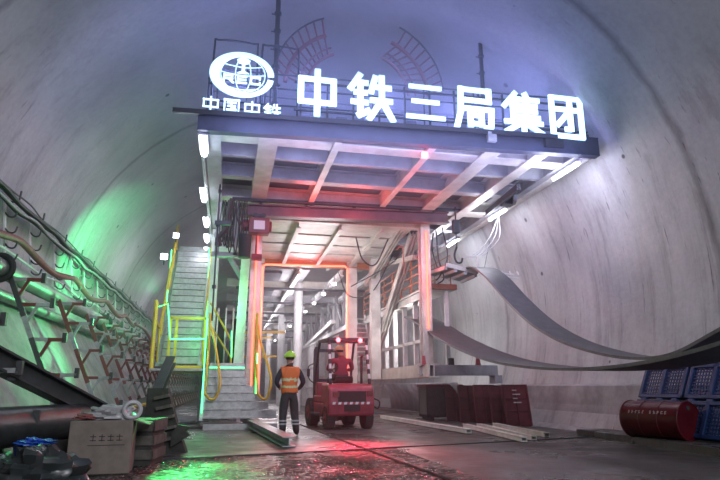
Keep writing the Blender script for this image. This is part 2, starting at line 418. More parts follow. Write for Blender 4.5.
# ceiling panels between the portals
for k in range(4):
    mb = MB(); mb.box(.85, 5.5, 17.35 + k * 1.25, 18.5 + k * 1.25, 5.86 - k * .03, 5.92 - k * .03); P('ceiling_panel', mb, 'cream')
for x in (1.9, 3.2, 4.5):
    mb = MB(); mb.ibeam((x, 17.2, 5.78), (x, 22.3, 5.68), .14, .2, .02); P('ceiling_rib', mb, 'cream')
mb = MB(); mb.bar((.66, 17.1, 5.98), (5.8, 17.1, 5.98), .25, .3); P('portal_header', mb, 'cream')
# sill beams with wheels
for x in (5.72,):
    mb = MB(); mb.ibeam((x, 16.2, 1.47), (x, 40, 1.47), .3, .38, .04); mb.box(x - .16, x - .13, 16.2, 40, 1.3, 1.64); P('sill_beam', mb, 'cream')
mb = MB(); mb.ibeam((5.5, 16.9, 1.5), (7.9, 16.9, 1.5), .34, .3, .04); mb.box(5.9, 7.9, 16.72, 16.75, 1.36, 1.64); P('sill_cross_beam', mb, 'grey')
mb = MB(); mb.cyl((6.5, 16.9, 1.65), (6.5, 16.9, 1.85), .09, 10); P('jack_foot', mb, 'black')
mb = MB(); mb.cyl((7.35, 16.9, 1.64), (7.35, 16.9, 1.9), .09, 10, .05); P('jack_foot', mb, 'red')
mb = MB(); mb.cyl((5.55, 16.6, 1.64), (5.55, 16.6, 1.9), .07, 10, .04); P('jack_foot', mb, 'red')
for y in (24, 32, 39):
    mb = MB(); mb.box(5.6, 5.86, y, y + .3, 0, 1.3); P('sill_post', mb, 'cream')
mb = MB(); mb.box(7.78, 8.02, 16.7, 17.1, 1.12, 1.36); P('bearing_shoe', mb, 'grey')
# braces on the right side
for p, q, w in (((5.72, 17.8, 5.85), (5.66, 23.6, 1.66), .26), ((5.6, 22, 5.6), (5.6, 17.4, 5.0), .14), ((5.2, 17.2, 6.0), (5.2, 22.3, 4.9), .22), ((5.72, 30.5, 5.6), (5.72, 26, 1.66), .2)):
    mb = MB(); mb.ibeam(p, q, w, w, .03, up=(1, 0, 0)); mb.bar(p, q, w * .9, .04, (1, 0, 0)); P('brace', mb, 'cream')
# left green-lit column and left bracing
mb = MB(); mb.ibeam((.40, 18.0, 5.5), (.30, 18.0, 1.5), .26, .26, .03, up=(0, 1, 0)); mb.bar((.40, 17.86, 5.5), (.30, 17.86, 1.5), .26, .02, (0, 1, 0)); P('side_column', mb, 'white')
mb = MB(); mb.box(-.5, .5, 18.6, 18.9, 5.0, 5.3); P('side_header', mb, 'white')
mb = MB(); mb.box(-.7, -.45, 19.5, 19.8, 2.6, 6.1); P('side_column', mb, 'white')
mb = MB(); mb.bar((-.6, 19.3, 5.9), (.35, 18.3, 4.2), .12, .12); P('brace', mb, 'grey')
# wing posts left of the hoist
for x in (-.45, .05):
    mb = MB(); mb.box(x - .06, x + .06, 16.5, 16.6, 4.6, DZ); P('hanger_post', mb, 'grey')
mb = MB(); mb.box(-.6, .3, 16.5, 16.6, 4.55, 4.68); P('hanger_tie', mb, 'grey')
mb = MB(); mb.box(-.5, -.1, 14.95, 15.05, DZ - 1.1, DZ - 1.0); mb.cyl((-.42, 15, 2.6), (-.42, 15, DZ), .022, 8)
for z in (3.4, 4.5, 5.0, 5.9): mb.cyl((-.42, 15, z), (-.42, 15, z + .09), .05, 8)
P('hanging_rod', mb, 'dark')
# repeated inner frames receding into the tunnel
for i, y in enumerate((27.0, 31.5, 36.0, 41.0, 47.0, 53.0, 60.0)):
    for x in (.55, 3.05 if i % 2 == 0 else 3.6, 5.6):
        zb = 1.66 if x > 5 and y < 40 else 0
        mb = MB(); mb.box(x - .16, x + .16, y - .16, y + .16, zb, 5.7)
        if x == .55 or x > 5 or i > 1: P('inner_column', mb, 'white')
        elif i < 2: mb2 = MB(); mb2.cyl((x, y, 0), (x, y, 5.7), .2, 14); P('inner_column', mb2, 'white', smooth=True)
    mb = MB(); mb.ibeam((-.2, y, 5.6), (6.4, y, 5.6), .22, .34, .03); P('inner_cross_beam', mb, 'grey' if i % 2 else 'cream')
    mb = MB(); mb.bar((.2, y - 1.2, 5.2), (5.9, y - 1.2, 5.2), .12, .1); P('inner_cross_beam', mb, 'dark')
    mb = MB(); mb.box(.2, 3.1, y - 3.6, y - .6, 5.62, 5.68); P('ceiling_panel', mb, 'grey')
    mb = MB(); mb.box(1.2, 2.0, y - 3.2, y - 1.4, 5.5, 5.6); P('mesh_panel', mb, 'panel')
for x in (.55, 2.6, 4.3, 5.6):
    mb = MB(); mb.ibeam((x, 22.8, 5.45), (x, 62, 5.45), .16, .26, .03); P('inner_long_beam', mb, 'white')
for k, (y, z) in enumerate(((25, 3.2), (29, 2.4), (33, 3.6))):
    mb = MB(); mb.bar((.5, y, z), (2.3, y, z + .05), .09, .09); P('yellow_rail', mb, 'yellow')
# inner truss, right
for k in range(7):
    y = 24 + k * 2.2
    mb = MB(); mb.bar((5.0, y, 3.6), (5.0, y + 2.0, 5.3), .09); mb.bar((5.0, y + 2, 5.3), (5.0, y + 2.2, 3.6), .09); P('truss_web', mb, 'grey')
mb = MB(); mb.bar((5.0, 23.5, 3.55), (5.0, 40, 3.55), .16, .2); P('truss_chord', mb, 'white')
mb = MB(); mb.bar((4.6, 26.5, 3.9), (4.2, 38, 2.9), .2, .18); P('truss_chord', mb, 'white')
for k in range(9):
    mb = MB(); mb.bar((4.3, 30 + k * .8, 0), (4.3, 30 + k * .8, 3.2), .08); P('screen_post', mb, 'white')
for z in (1, 2, 3.2):
    mb = MB(); mb.bar((4.3, 30, z), (4.3, 36.6, z), .07); P('screen_rail', mb, 'white')
# right side walkway platform inside the gantry with posts, railing
mb = MB(); mb.box(5.9, 6.9, 17.3, 26, 3.98, 4.06); P('walkway', mb, 'cream')
mb = MB(); mb.ibeam((5.9, 17.3, 3.85), (5.9, 26, 3.85), .14, .28, .03); P('walkway_beam', mb, 'cream')
mb = MB(); mb.box(5.9, 6.9, 17.2, 17.4, 3.98, 4.14); P('walkway_end', mb, 'rust')
for k in range(7):
    y = 17.6 + k * 1.25
    mb = MB(); mb.box(6.0, 6.14, y, y + .14, 1.45, 3.85); P('walkway_post', mb, 'white')
mb = MB(); mb.box(6.0, 6.12, 17.5, 26, 2.4, 2.5); P('walkway_tie', mb, 'white')
mb = MB(); mb.box(6.6, 6.72, 17.5, 17.62, 1.6, 4.0); P('walkway_post', mb, 'white')
railing('walkway_railing', [(5.92, 17.6, 4.06), (5.92, 26, 4.06)], 1.1, 'orange', gan, mids=(.25, .5, .75), r=.028)
railing('walkway_railing', [(6.85, 17.6, 4.06), (6.85, 22, 4.06)], 1.1, 'rust', gan, mids=(.5,))
mb = MB(); mb.tube(cr([(5.0, 17.4, 5.2), (5.2, 17.4, 5.3), (5.25, 17.4, 4.4)], 6), .02, 6); P('bent_rail', mb, 'rust', smooth=True)
mb = MB()      # inner ship-ladder
for k in range(12):
    z = 1.6 + k * .21; y = 24.2 + k * .12
    mb.box(5.25, 5.85, y, y + .2, z, z + .045)
P('ladder_treads', mb, 'white')
for x in (5.22, 5.88):
    mb = MB(); mb.bar((x, 24.2, 1.45), (x, 25.7, 4.1), .05, .18, (0, 1, 0)); P('ladder_stringer', mb, 'white')
# hoses and cables looping under the ceiling
for pts in ([(3.6, 16.9, 5.4), (3.8, 16.9, 4.75), (4.2, 16.9, 4.6), (4.6, 16.9, 5.4)], [(6.2, 17, 5.8), (6.25, 17, 4.9), (6.4, 17, 4.3), (6.2, 17, 4.1)], [(6.4, 17, 5.9), (6.55, 17, 5.0), (6.3, 17, 4.4), (6.15, 17, 4.2)],
            [(6.1, 17, 5.7), (6.05, 17, 5.2), (6.2, 17, 4.6)], [(4.0, 22, 5.3), (4.4, 21.9, 4.4), (5.2, 21.5, 4.5), (5.6, 20, 5.6)], [(4.3, 21, 4.6), (5.4, 19.5, 5.2), (5.8, 18, 5.8)]):
    mb = MB(); mb.tube(cr(pts, 8), .022, 6); P('hanging_cable', mb, 'rope', smooth=True)
# red beacon and small lamp boxes on the front beam
mb = MB(); mb.box(4.02, 4.16, 11.75, 11.85, DZ - .14, DZ); P('red_beacon', mb, 'redlamp')
mb = MB(); mb.box(5.35, 5.55, 11.15, 11.25, DZ + .12, DZ + .34); P('floodlight', mb, 'galv')
mb = MB(); mb.box(6.7, 7.15, 11.1, 11.25, DZ + .1, DZ + .3); mb.box(6.85, 7.0, 11.15, 11.3, DZ + .3, DZ + .42); P('floodlight', mb, 'dark')
# green light strips left column
# junk on the underside at the right
mb = MB(); mb.bar((7.1, 13.2, DZ - .12), (7.3, 15.6, DZ - .12), .1, .16); mb.bar((7.2, 13.6, DZ - .2), (7.5, 14.3, DZ - .1), .08, .3); mb.box(7.2, 7.5, 14.2, 14.5, DZ - .26, DZ - .02); P('hanging_bracket', mb, 'dark')

# transverse hoist beam, a thing hung in front of the portal
hb = thing('hoist_beam', 'long maroon crane beam slung across under the front of the deck', 'crane beam', (3.2, 16.3, 5.55))
mb = MB(); mb.ibeam((.3, 16.3, 5.86), (6.32, 16.3, 6.0), .3, .34, .04); mb.build('beam', 'duskmaroon', hb)
mb = MB(); mb.bar((-.1, 16.05, 6.1), (6.9, 16.05, 6.2), .1, .09); mb.build('rail', 'dark', hb)
for x in (.7, 2, 3.4, 4.8, 5.8):
    mb = MB(); mb.box(x - .04, x + .04, 16.15, 16.45, 6.0 + x * .02, 6.16); mb.build('hanger', 'dark', hb)
eh = thing('electric_hoist', 'maroon electric chain hoist with black chain bag under left end of the crane beam', 'hoist', (.6, 16.2, 4.6))
mb = MB(); mb.box(.38, .95, 16.0, 16.35, 5.15, 5.6); mb.cyl((.2, 16.2, 5.4), (.45, 16.2, 5.4), .17, 12); mb.cyl((.9, 16.2, 5.4), (1.02, 16.2, 5.4), .15, 12); mb.build('motor_body', 'maroon', eh, bevel=.02)
mb = MB(); mb.box(.5, .8, 16.1, 16.3, 5.6, 5.72); mb.cyl((.55, 16.05, 5.68), (.55, 16.35, 5.68), .07, 10); mb.cyl((.78, 16.05, 5.68), (.78, 16.35, 5.68), .07, 10); mb.build('trolley', 'dark', eh)
mb = MB(); mb.cyl((.3, 16.1, 4.45), (.3, 16.1, 5.1), .16, 14, .18); mb.build('chain_bag', 'black', eh, smooth=True)
mb = MB(); mb.box(.52, .82, 15.97, 16.0, 5.25, 5.5); mb.build('name_plate', 'wcable', eh)
mb = MB(); mb.cyl((.62, 16.2, 4.5), (.62, 16.2, 5.15), .03, 8); mb.cyl((.5, 16.2, 4.5), (.78, 16.2, 4.5), .1, 10); mb.build('hook_block', 'red', eh)
mb = MB()
random.seed(5)
for k in range(9):
    x = -.35 + k * .075; L = .6 + random.random() * .9
    mb.tube(cr([(x, 16.05, 6.05), (x - .05, 16.0, 6.0 - L * .6), (x + .03, 16.0, 6.0 - L), (x + .09, 16.05, 6.0 - L * .6), (x + .07, 16.05, 6.05)], 5), .017, 6)
tag(mb.build('festoon_cable', 'rope', smooth=True), 'bunch of dark festoon cable loops hanging left of the electric hoist', 'cable')
mb = MB(); mb.tube(cr([(-.1, 15.9, 6.05), (-.18, 15.9, 5.6), (-.22, 15.9, 5.2), (-.42, 15.9, 4.9), (-.35, 15.9, 4.7)], 6), .07, 8)
tag(mb.build('cable_sleeve', 'black', smooth=True), 'thick black hanging cable sleeve at the left end of the crane rail', 'cable')
hk = thing('chain_hook', 'dark hook block on a chain hanging under right end of the crane beam', 'hook', (6.3, 15.6, 4.4))
mb = MB(); mb.cyl((6.3, 15.6, 4.9), (6.3, 15.6, 6.15), .02, 8); mb.build('chain', 'rope', hk)
mb = MB(); mb.box(6.2, 6.4, 15.52, 15.68, 5.35, 5.75); mb.build('block', 'dark', hk, bevel=.02)
mb = MB(); mb.tube(cr([(6.3, 15.6, 4.95), (6.22, 15.6, 4.7), (6.28, 15.6, 4.5), (6.42, 15.6, 4.5), (6.46, 15.6, 4.62)], 6), .03, 8); mb.build('hook', 'dark', hk, smooth=True)

# ------------------------------------------------------------------ signs
GL = {
 '中': ('R', (.05, .28, .95, .80), (.5, 0, .5, 1)),
 '三': ((.08, .92, .92, .92), (.14, .51, .86, .51), (0, .08, 1, .08)),
 '局': ((.10, .93, .92, .93), (.86, .95, .86, .66), (.12, .68, .92, .68), (.16, .95, .15, .42), (.16, .44, .04, .02), (.16, .48, .98, .48), (.91, .48, .89, .10), (.93, .06, .70, .05), (.34, .33, .70, .33), (.34, .13, .70, .13), (.38, .36, .38, .08), (.66, .36, .66, .10)),
 '团': ('R', (.04, .03, .96, .96), (.2, .68, .82, .68), (.60, .84, .60, .20), (.62, .20, .42, .20), (.58, .64, .24, .30)),
 '国': ('R', (.04, .03, .96, .96), (.22, .76, .78, .76), (.26, .52, .74, .52), (.2, .24, .8, .24), (.5, .78, .5, .24), (.62, .40, .72, .32)),
 '铁': ((.24, 1, .03, .68), (.16, .83, .44, .83), (.10, .60, .42, .60), (.03, .38, .44, .38), (.25, .83, .25, .10), (.22, .08, .44, .20), (.60, .98, .50, .64), (.56, .76, .98, .76), (.47, .45, 1, .45), (.75, 1, .75, .42), (.75, .46, .46, .02), (.76, .44, 1, .02)),
 '集': ((.32, 1, .04, .66), (.25, .88, .25, .36), (.56, 1, .62, .88), (.26, .86, .92, .86), (.26, .71, .86, .71), (.26, .57, .86, .57), (.24, .42, .92, .42), (.57, .86, .57, .42), (.02, .28, .98, .28), (.5, .38, .5, 0), (.46, .27, .07, .03), (.54, .27, .94, .03)),
 'R': ((.1, 0, .1, 1), (.1, .93, .75, .93), (.8, .95, .8, .5), (.1, .5, .82, .5), (.45, .5, .9, 0)),
 'E': ((.1, 0, .1, 1), (.1, .93, .92, .93), (.1, .5, .85, .5), (.1, .07, .92, .07)),
 'C': ((.1, .12, .1, .88), (.12, .93, .9, .93), (.12, .07, .9, .07), (.85, .93, .85, .72), (.85, .07, .85, .28)),
}
def glyph(ch, x, z, w, h, y, parent, name, t=.125, depth=.04):
    mb = MB(); t = t * h; tx = t
    def stroke(a, b, c, d):
        p = V((x + a * w, y + depth / 2, z + b * h)); q = V((x + c * w, y + depth / 2, z + d * h)); u = (q - p).normalized()
        hor = abs(u.x) > .95
        mb.bar(p - u * (t * .35 if not hor else 0), q + u * (t * .35 if not hor else 0), depth, t * (.92 if hor else 1.05), up=(u.cross(V((0, 1, 0)))))
    G_ = GL[ch]
    if G_[0] == 'R':
        a, b, c, d = G_[1]
        for k in ((a, b, c, b), (a, d, c, d), (a + .06, b, a + .06, d), (c - .06, b, c - .06, d)): stroke(*k)
        G_ = G_[2:]
    for k in G_: stroke(*k)
    return mb.build(name, 'sign', parent)
def yf(x): return 11.60 - .06 * (x + .85)
SY = 11.5
sg = thing('illuminated_sign', 'row of six big glowing white characters along the front of the deck', 'sign', (4.4, 11.3, DZ + .4))
for ch, x0, x1, z0, z1 in (('中', 1.13, 2.04, 6.63, 7.66), ('铁', 2.27, 3.24, 6.60, 7.64), ('三', 3.52, 4.42, 6.68, 7.54), ('局', 4.62, 5.58, 6.55, 7.57), ('集', 5.74, 6.74, 6.52, 7.50), ('团', 6.83, 7.74, 6.50, 7.51)):
    glyph(ch, x0, z0, x1 - x0, z1 - z0, yf(x0) - .06, sg, 'character')
mb = MB()
for z in (6.75, 7.4): mb.bar((1.1, yf(1.1) + .06, z), (7.8, yf(7.8) + .06, z - .06), .04)
for k in range(12): mb.bar((1.25 + k * .57, yf(1.25 + k * .57) + .1, DZ + .42), (1.25 + k * .57, yf(1.25 + k * .57) + .1, 7.5), .04)
mb.build('mounting_frame', 'dark', sg)
lg = thing('emblem_sign', 'glowing oval globe emblem above four small white characters, left end of deck', 'sign', (0, SY, DZ + .4))
for k, ch in enumerate('中国中铁'): glyph(ch, -.79 + k * .42, 6.53 - .012 * k, .36, .31, SY, lg, 'character', t=.10)
ECX, ECZ = -.01, 7.42
def ering(a_out, b_out, a_in, b_in, t0, t1, n=48, dx=0):
    o = []; 
    for k in range(n + 1):
        t = t0 + (t1 - t0) * k / n; o.append((ECX + a_out * math.cos(t), ECZ + b_out * math.sin(t)))
    i = []
    for k in range(n + 1):
        t = t0 + (t1 - t0) * k / n; i.append((ECX + dx + a_in * math.cos(t), ECZ + b_in * math.sin(t)))
    mb = MB(); 
    vs = [(x, SY, z) for x, z in o] + [(x, SY, z) for x, z in i] + [(x, SY + .04, z) for x, z in o] + [(x, SY + .04, z) for x, z in i]
    m = n + 1; fs = []
    for k in range(n):
        fs += [(k, k + 1, m + k + 1, m + k), (2 * m + k, 3 * m + k, 3 * m + k + 1, 2 * m + k + 1), (k, 2 * m + k, 2 * m + k + 1, k + 1), (m + k, m + k + 1, 3 * m + k + 1, 3 * m + k)]
    fs += [(0, m, 3 * m, 2 * m), (n, 2 * m + n, 3 * m + n, m + n)]
    return mb.add(vs, fs)
ering(.67, .52, .50, .43, math.radians(2), math.radians(352), dx=.04).build('letter_ring', 'sign', lg)
mb = MB()     # globe: meridians, parallels
gx = ECX + .02
for a in (.16, .46):
    for sgn in (-1, 1):
        mb.tube([(gx + sgn * a * math.sin(PI * k / 16), SY, ECZ + .41 * math.cos(PI * k / 16)) for k in range(17)], .010, 6)
for z in (.21, .02, -.31):
    w = .46 * math.sqrt(1 - (z / .43) ** 2)
    mb.tube([(gx - w + 2 * w * k / 8, SY, ECZ + z - .05 * math.cos(PI * (k / 8 - .5))) for k in range(9)], .010, 6)
mb.build('globe_lines', 'sign', lg)
mb = MB(); mb.prism([(-.14, .42), (-.05, .5), (.05, .5), (.14, .42), (.1, .34), (.035, .32), (.035, .1), (.12, .04), (-.12, .04), (-.035, .1), (-.035, .32), (-.1, .34)], lambda u, v, t: (gx + u, t, ECZ + v * .8), SY, SY + .04); mb.build('rail_mark', 'sign', lg)
for k, ch in enumerate('REC'): glyph(ch, -.40 + k * .28, ECZ - .21, .24, .17, SY - .02, lg, 'letter', t=.2)
mb = MB()
for z in (6.66, 7.3): mb.bar((-.7, SY + .09, z), (.8, SY + .09, z), .03)
for x in (-.5, .1, .6): mb.bar((x, SY + .12, DZ + .42), (x, SY + .12, 7.6), .03)
mb.build('mounting_frame', 'dark', lg)

# ------------------------------------------------------------------ lamps
def tube_lamp(x, y, z, L, label, group, w=.12):
    t = thing('tube_lamp', label, 'lamp', (x, y, z), 0, group)
    mb = MB(); mb.box(-w / 2, w / 2, -L / 2, L / 2, .03, .07); mb.build('housing', 'galv', t, world=False)
    mb = MB(); mb.cyl((0, -L / 2 + .03, 0), (0, L / 2 - .03, 0), w * .36, 10); mb.build('tube', 'tube', t, world=False, smooth=True)
    return t
LN = ['nearest, by the emblem sign', 'second from the front', 'third from the front', 'fourth from the front', 'farthest back, above the stairs']
for (x, y, L), s in zip(((-.74, 12.26, 1.0), (-.86, 15.7, 1.0), (-.88, 18.47, .9), (-.93, 20.6, .9), (-1.0, 22.6, .9)), LN):
    tube_lamp(x, y, DZ - .1, L, 'white tube lamp on the left edge of the deck, ' + s, 'tube lamps along the left deck edge', .2)
for y, s in ((11.95, 'nearest, at the deck corner'), (15.7, 'middle one of three'), (19.4, 'farthest back, near the hook')):
    tube_lamp(7.68, y, DZ - .12, 1.15, 'white tube lamp on the right edge of the deck, ' + s, 'tube lamps along the right deck edge')
ys = [22.9, 25.6, 28.6, 31.9, 35.4, 40, 44, 48, 53, 58]
for i, y in enumerate(ys):
    t = thing('round_lamp', 'round white ceiling lamp inside the gantry, number %s from the front of the row' % ['one', 'two', 'three', 'four', 'five', 'six', 'seven', 'eight', 'nine', 'ten'][i], 'lamp', (4.0, y, 5.0), 0, 'round lamps in a row inside the gantry')
    mb = MB(); mb.cyl((0, 0, .05), (0, 0, .32), .02, 6); mb.cyl((0, 0, .03), (0, 0, .08), .1, 12); mb.build('holder', 'galv', t, world=False)
    mb = MB(); mb.sphere((0, 0, 0), .085, 12, 8, (1, 1.3, .8)); mb.build('bulb', 'bulb', t, world=False, smooth=True)
def flood(name, loc, label, s=.09, m='tube'):
    t = thing(name, label, 'lamp', loc)
    mb = MB(); mb.box(-s * 1.2, s * 1.2, 0, .06, -s, s * 1.2); mb.box(-.02, .02, .02, .08, -s * 2.4, -s); mb.build('housing', 'dark', t, world=False)
    mb = MB(); mb.box(-s, s, -.012, 0, -s * .8, s); mb.build('lens', m, t, world=False)
    return t
flood('stair_lamp', (-1.98, 20.9, 6.15), 'small white lamp at the top of the stair handrail')
flood('stair_lamp', (-2.33, 21.0, 5.4), 'small white lamp left of the upper stair flight', .11)

# ------------------------------------------------------------------ access staircase
st = thing('access_staircase', 'steel staircase with yellow handrails and green light strips left of the portal', 'staircase', (-.3, 17.4, 0))
def flight(x0, x1, y0, z0, y1, z1, n, flare=0):
    for k in range(n):
        f0 = k / n; y = y0 + (y1 - y0) * f0; z = z0 + (z1 - z0) * (k + 1) / n; dy = (y1 - y0) / n; dz = (z1 - z0) / n
        fl = flare * max(0, 1 - k / 4.2)
        mb = MB(); mb.box(x0 - fl * .08, x1 + fl, y - .03, y + dy, z - .035, z); mb.box(x0 - fl * .08, x1 + fl, y + dy - .02, y + dy, z, z + dz * .75)
        P('stair_tread', mb, 'tread', st)
    for x in (x0 - .03, x1 + .03):
        mb = MB(); mb.bar((x, y0 + .1, z0 + .1), (x, y1, z1), .05, .24, (1, 0, 0)); P('stringer', mb, 'galv', st)
flight(-.46, .48, 15.55, 0.10, 16.75, 1.5, 7, .8)
flight(-1.95, -.86, 18.7, 1.5, 22.2, 5.9, 19)
mb = MB(); mb.box(-.5, 1.3, 15.5, 15.56, .0, .14); P('bottom_plate', mb, 'tread', st)
mb = MB(); mb.box(-2.0, .40, 16.75, 19.5, 1.44, 1.5); P('landing', mb, 'tread', st)
mb = MB(); mb.box(-1.9, -.6, 22.2, 23.2, 5.86, 5.92); P('top_landing', mb, 'tread', st)
for x, y in ((-1.7, 17.6), (-.7, 17.6), (-1.9, 19.4), (.3, 19.4)):
    mb = MB(); mb.box(x - .05, x + .05, y - .05, y + .05, 0, 1.44); P('landing_post', mb, 'galv', st)
mb = MB()    # landing front frame
for a, b in (((-1.62, 17.48, 1.5), (-1.62, 17.48, 2.95)), ((-.66, 17.48, 1.5), (-.66, 17.48, 2.95)), ((-1.62, 17.48, 2.92), (-.66, 17.48, 2.92)), ((-1.62, 17.48, 1.56), (-.66, 17.48, 1.56)), ((-1.45, 17.48, 1.5), (-1.45, 17.48, 2.9))): mb.bar(a, b, .07)
mb.box(-1.62, -.66, 17.45, 17.5, 1.4, 1.6)
P('landing_gate', mb, 'yellow', st)
mb = MB()    # left side hand rail up the flight
for x in (-2.06,):
    for dz in (.55, 1.05):
        mb.cyl((x, 18.9, 1.5 + dz + .2), (x, 22.3, 5.9 + dz), .03, 8)
    for k in range(6):
        f = k / 5; mb.cyl((x, 18.9 + 3.4 * f, 1.6 + 4.3 * f), (x, 18.9 + 3.4 * f, 2.75 + 4.2 * f), .03, 8)
    mb.cyl((x, 18.9, 2.75), (x, 17.5, 2.92), .03, 8); mb.cyl((x, 17.5, 1.5), (x, 17.5, 3.4), .045, 8); mb.cyl((x, 17.85, 1.5), (x, 17.85, 3.4), .035, 8); mb.cyl((x, 17.5, 3.4), (x, 17.9, 3.4), .03, 8)
P('handrail', mb, 'yellow', st, smooth=True)
mb = MB()
for x in (-.76,):
    for dz in (.55, 1.05): mb.cyl((x, 18.9, 1.5 + dz + .2), (x, 22.3, 5.9 + dz), .03, 8)
    for k in range(6):
        f = k / 5; mb.cyl((x, 18.9 + 3.4 * f, 1.6 + 4.3 * f), (x, 18.9 + 3.4 * f, 2.75 + 4.2 * f), .03, 8)
P('handrail', mb, 'yellow', st, smooth=True)
mb = MB()    # lower flight left handrail
mb.tube(cr([(-.50, 15.7, .85), (-.36, 15.6, .72), (-.22, 15.6, .80), (-.16, 15.7, 1.2), (-.36, 16.6, 2.2), (-.52, 16.8, 2.7)], 6), .032, 8)
mb.tube(cr([(-.50, 15.7, .85), (-.52, 16.3, 1.5), (-.52, 16.75, 1.95)], 5), .028, 8)
mb.cyl((-.52, 16.8, 1.5), (-.52, 16.8, 3.0), .035, 8)
mb.cyl((-.6, 18.8, 3.55), (.1, 18.9, 2.4), .03, 8); mb.cyl((.1, 18.9, 2.4), (.1, 18.9, 1.5), .03, 8); mb.cyl((-.6, 18.8, 2.9), (.1, 18.9, 1.9), .025, 8)
P('handrail', mb, 'yellow', st, smooth=True)
mb = MB()    # lower flight right handrail
mb.tube(cr([(.80, 15.8, .85), (.95, 15.7, .72), (1.06, 15.7, .82), (1.12, 15.85, 1.3), (.86, 16.5, 2.2), (.78, 16.7, 2.7)], 6), .034, 8)
mb.tube(cr([(.80, 15.8, .85), (.78, 16.3, 1.4), (.76, 16.6, 1.9)], 5), .028, 8)
mb.cyl((.74, 16.5, .7), (.74, 16.5, 3.0), .04, 8)
P('handrail', mb, 'yellow', st, smooth=True)
for pts in ([(-.56, 15.7, .4), (-.60, 16.7, 1.5), (-.62, 17.3, 2.9)], [(-1.6, 17.42, 2.32), (-.64, 17.42, 2.34)], [(-1.95, 17.3, 3.2), (-1.72, 17.35, 3.3), (-1.6, 17.42, 2.36)],
            [(.46, 16.72, 1.53), (-.46, 16.72, 1.53)], [(-.70, 18.85, 2.9), (-.78, 20.6, 4.4), (-.86, 21.9, 6.0)], [(-2.02, 19.9, 3.7), (-2.16, 21.6, 5.8)], [(.12, 18.86, 1.9), (.08, 18.84, 2.7)], [(.78, 16.42, .8), (.78, 16.44, 1.9)]):
    mb = MB(); mb.tube(pts, .014, 6); P('green_light_strip', mb, 'greenled', st)
# stored things behind the staircase
for k, (x, h) in enumerate(((-.1, 2.9), (.05, 3.0))):
    t = thing('cable_drum', ['white edged cable drum standing left behind the stair landing', 'white edged cable drum standing right beside the green lit column'][k], 'drum', (x - .15 + k * .35, 20.75, 0))
    for s_ in (-.13, .13):
        mb = MB(); mb.cyl((s_ - .02, 0, 2.4), (s_ + .02, 0, 2.4), 1.25, 28); mb.build('flange', 'white', t, world=False, smooth=True)
    mb = MB(); mb.cyl((-.13, 0, 2.4), (.13, 0, 2.4), .9, 24); mb.build('wound_cable', 'black', t, world=False, smooth=True)
    mb = MB(); mb.box(-.14, .14, -.5, .5, 0, 1.2); mb.build('cradle', 'galv', t, world=False)
t = thing('fire_extinguisher', 'red fire extinguisher standing on the stair landing', 'fire extinguisher', (.28, 19.25, 1.5))
mb = MB(); mb.cyl((0, 0, 0), (0, 0, .45), .09, 14); mb.sphere((0, 0, .45), .09, 14, 5, z0=0); mb.build('cylinder', 'red', t, world=False, smooth=True)
mb = MB(); mb.cyl((0, 0, .5), (0, 0, .62), .03, 8); mb.bar((0, 0, .6), (.14, 0, .64), .03); mb.build('valve', 'black', t, world=False)
mb = MB(); mb.bar((.36, 19.0, 3.1), (-.02, 19.2, 1.5), .12, .12); tag(mb.build('leaning_beam', 'dark'), 'dark beam leaning against the green lit column above the stair landing', 'beam')

# ------------------------------------------------------------------ side platform and belts at the right
pf = thing('side_platform', 'tilted steel platform hanging at the right of the portal with belt draped over it', 'platform', (6.6, 16, 4.2))
mb = MB(); mb.hexa([(5.95, 15.6, 4.34), (6.85, 15.6, 4.16), (7.6, 18.6, 4.5), (6.3, 18.6, 4.7), (5.95, 15.6, 4.42), (6.85, 15.6, 4.24), (7.6, 18.6, 4.58), (6.3, 18.6, 4.78)]); mb.build('plate', 'dark', pf)
for a in (0, .33, .66, 1):
    mb = MB(); p = V((5.95, 15.6, 4.32)).lerp(V((6.85, 15.6, 4.14)), a); q = V((6.3, 18.6, 4.68)).lerp(V((7.6, 18.6, 4.48)), a); mb.bar(p, q, .08, .1); mb.build('rib', 'grey', pf)
mb = MB(); mb.bar((5.95, 15.58, 4.4), (6.9, 15.58, 4.22), .06, .12); mb.build('edge_board', 'cream', pf)
pl = thing('lattice_arm', 'white lattice arm sticking out from the hanging platform to the wall', 'arm', (6.9, 15.4, 4.2))
mb = MB()
for dz, dy in ((0, 0), (.16, .3)): mb.bar((6.85, 15.4 + dy, 4.18 + dz), (8.2, 15.6 + dy, 4.1 + dz), .045)
for k in range(6): mb.bar((6.9 + k * .24, 15.42, 4.18), (7.02 + k * .24, 15.75, 4.32), .03)
mb.bar((6.85, 15.4, 4.3), (6.8, 15.35, 4.6), .04)
mb.build('lattice', 'white', pl)
def ribbon(name, path, w, th, label, m):
    """path of (centre point, cross direction)"""
    pts = cr([p for p, c in path], 10); cs = cr([c for p, c in path], 10); mb = MB(); vs = []
    for i, (p, c) in enumerate(zip(pts, cs)):
        d = (pts[min(i + 1, len(pts) - 1)] - pts[max(i - 1, 0)]).normalized(); c = c.normalized(); n = c.cross(d).normalized()
        ww = w
        for u in range(7):
            s_ = u / 6 - .5; vs.append(p + c * ww * s_ + n * (th / 2) - n * .06 * (1 - 4 * s_ * s_) * 0)
        for u in range(6, -1, -1):
            s_ = u / 6 - .5; vs.append(p + c * ww * s_ - n * (th / 2))
    n_ = 14; fs = []
    for i in range(len(pts) - 1):
        for k in range(n_): fs.append((i * n_ + k, i * n_ + (k + 1) % n_, (i + 1) * n_ + (k + 1) % n_, (i + 1) * n_ + k))
    fs += [tuple(range(n_))[::-1], tuple(range((len(pts) - 1) * n_, len(pts) * n_))]
    mb.add(vs, fs)
    return tag(mb.build(name, m, smooth=True), label, 'belt')
X_ = V((1, 0, .0))
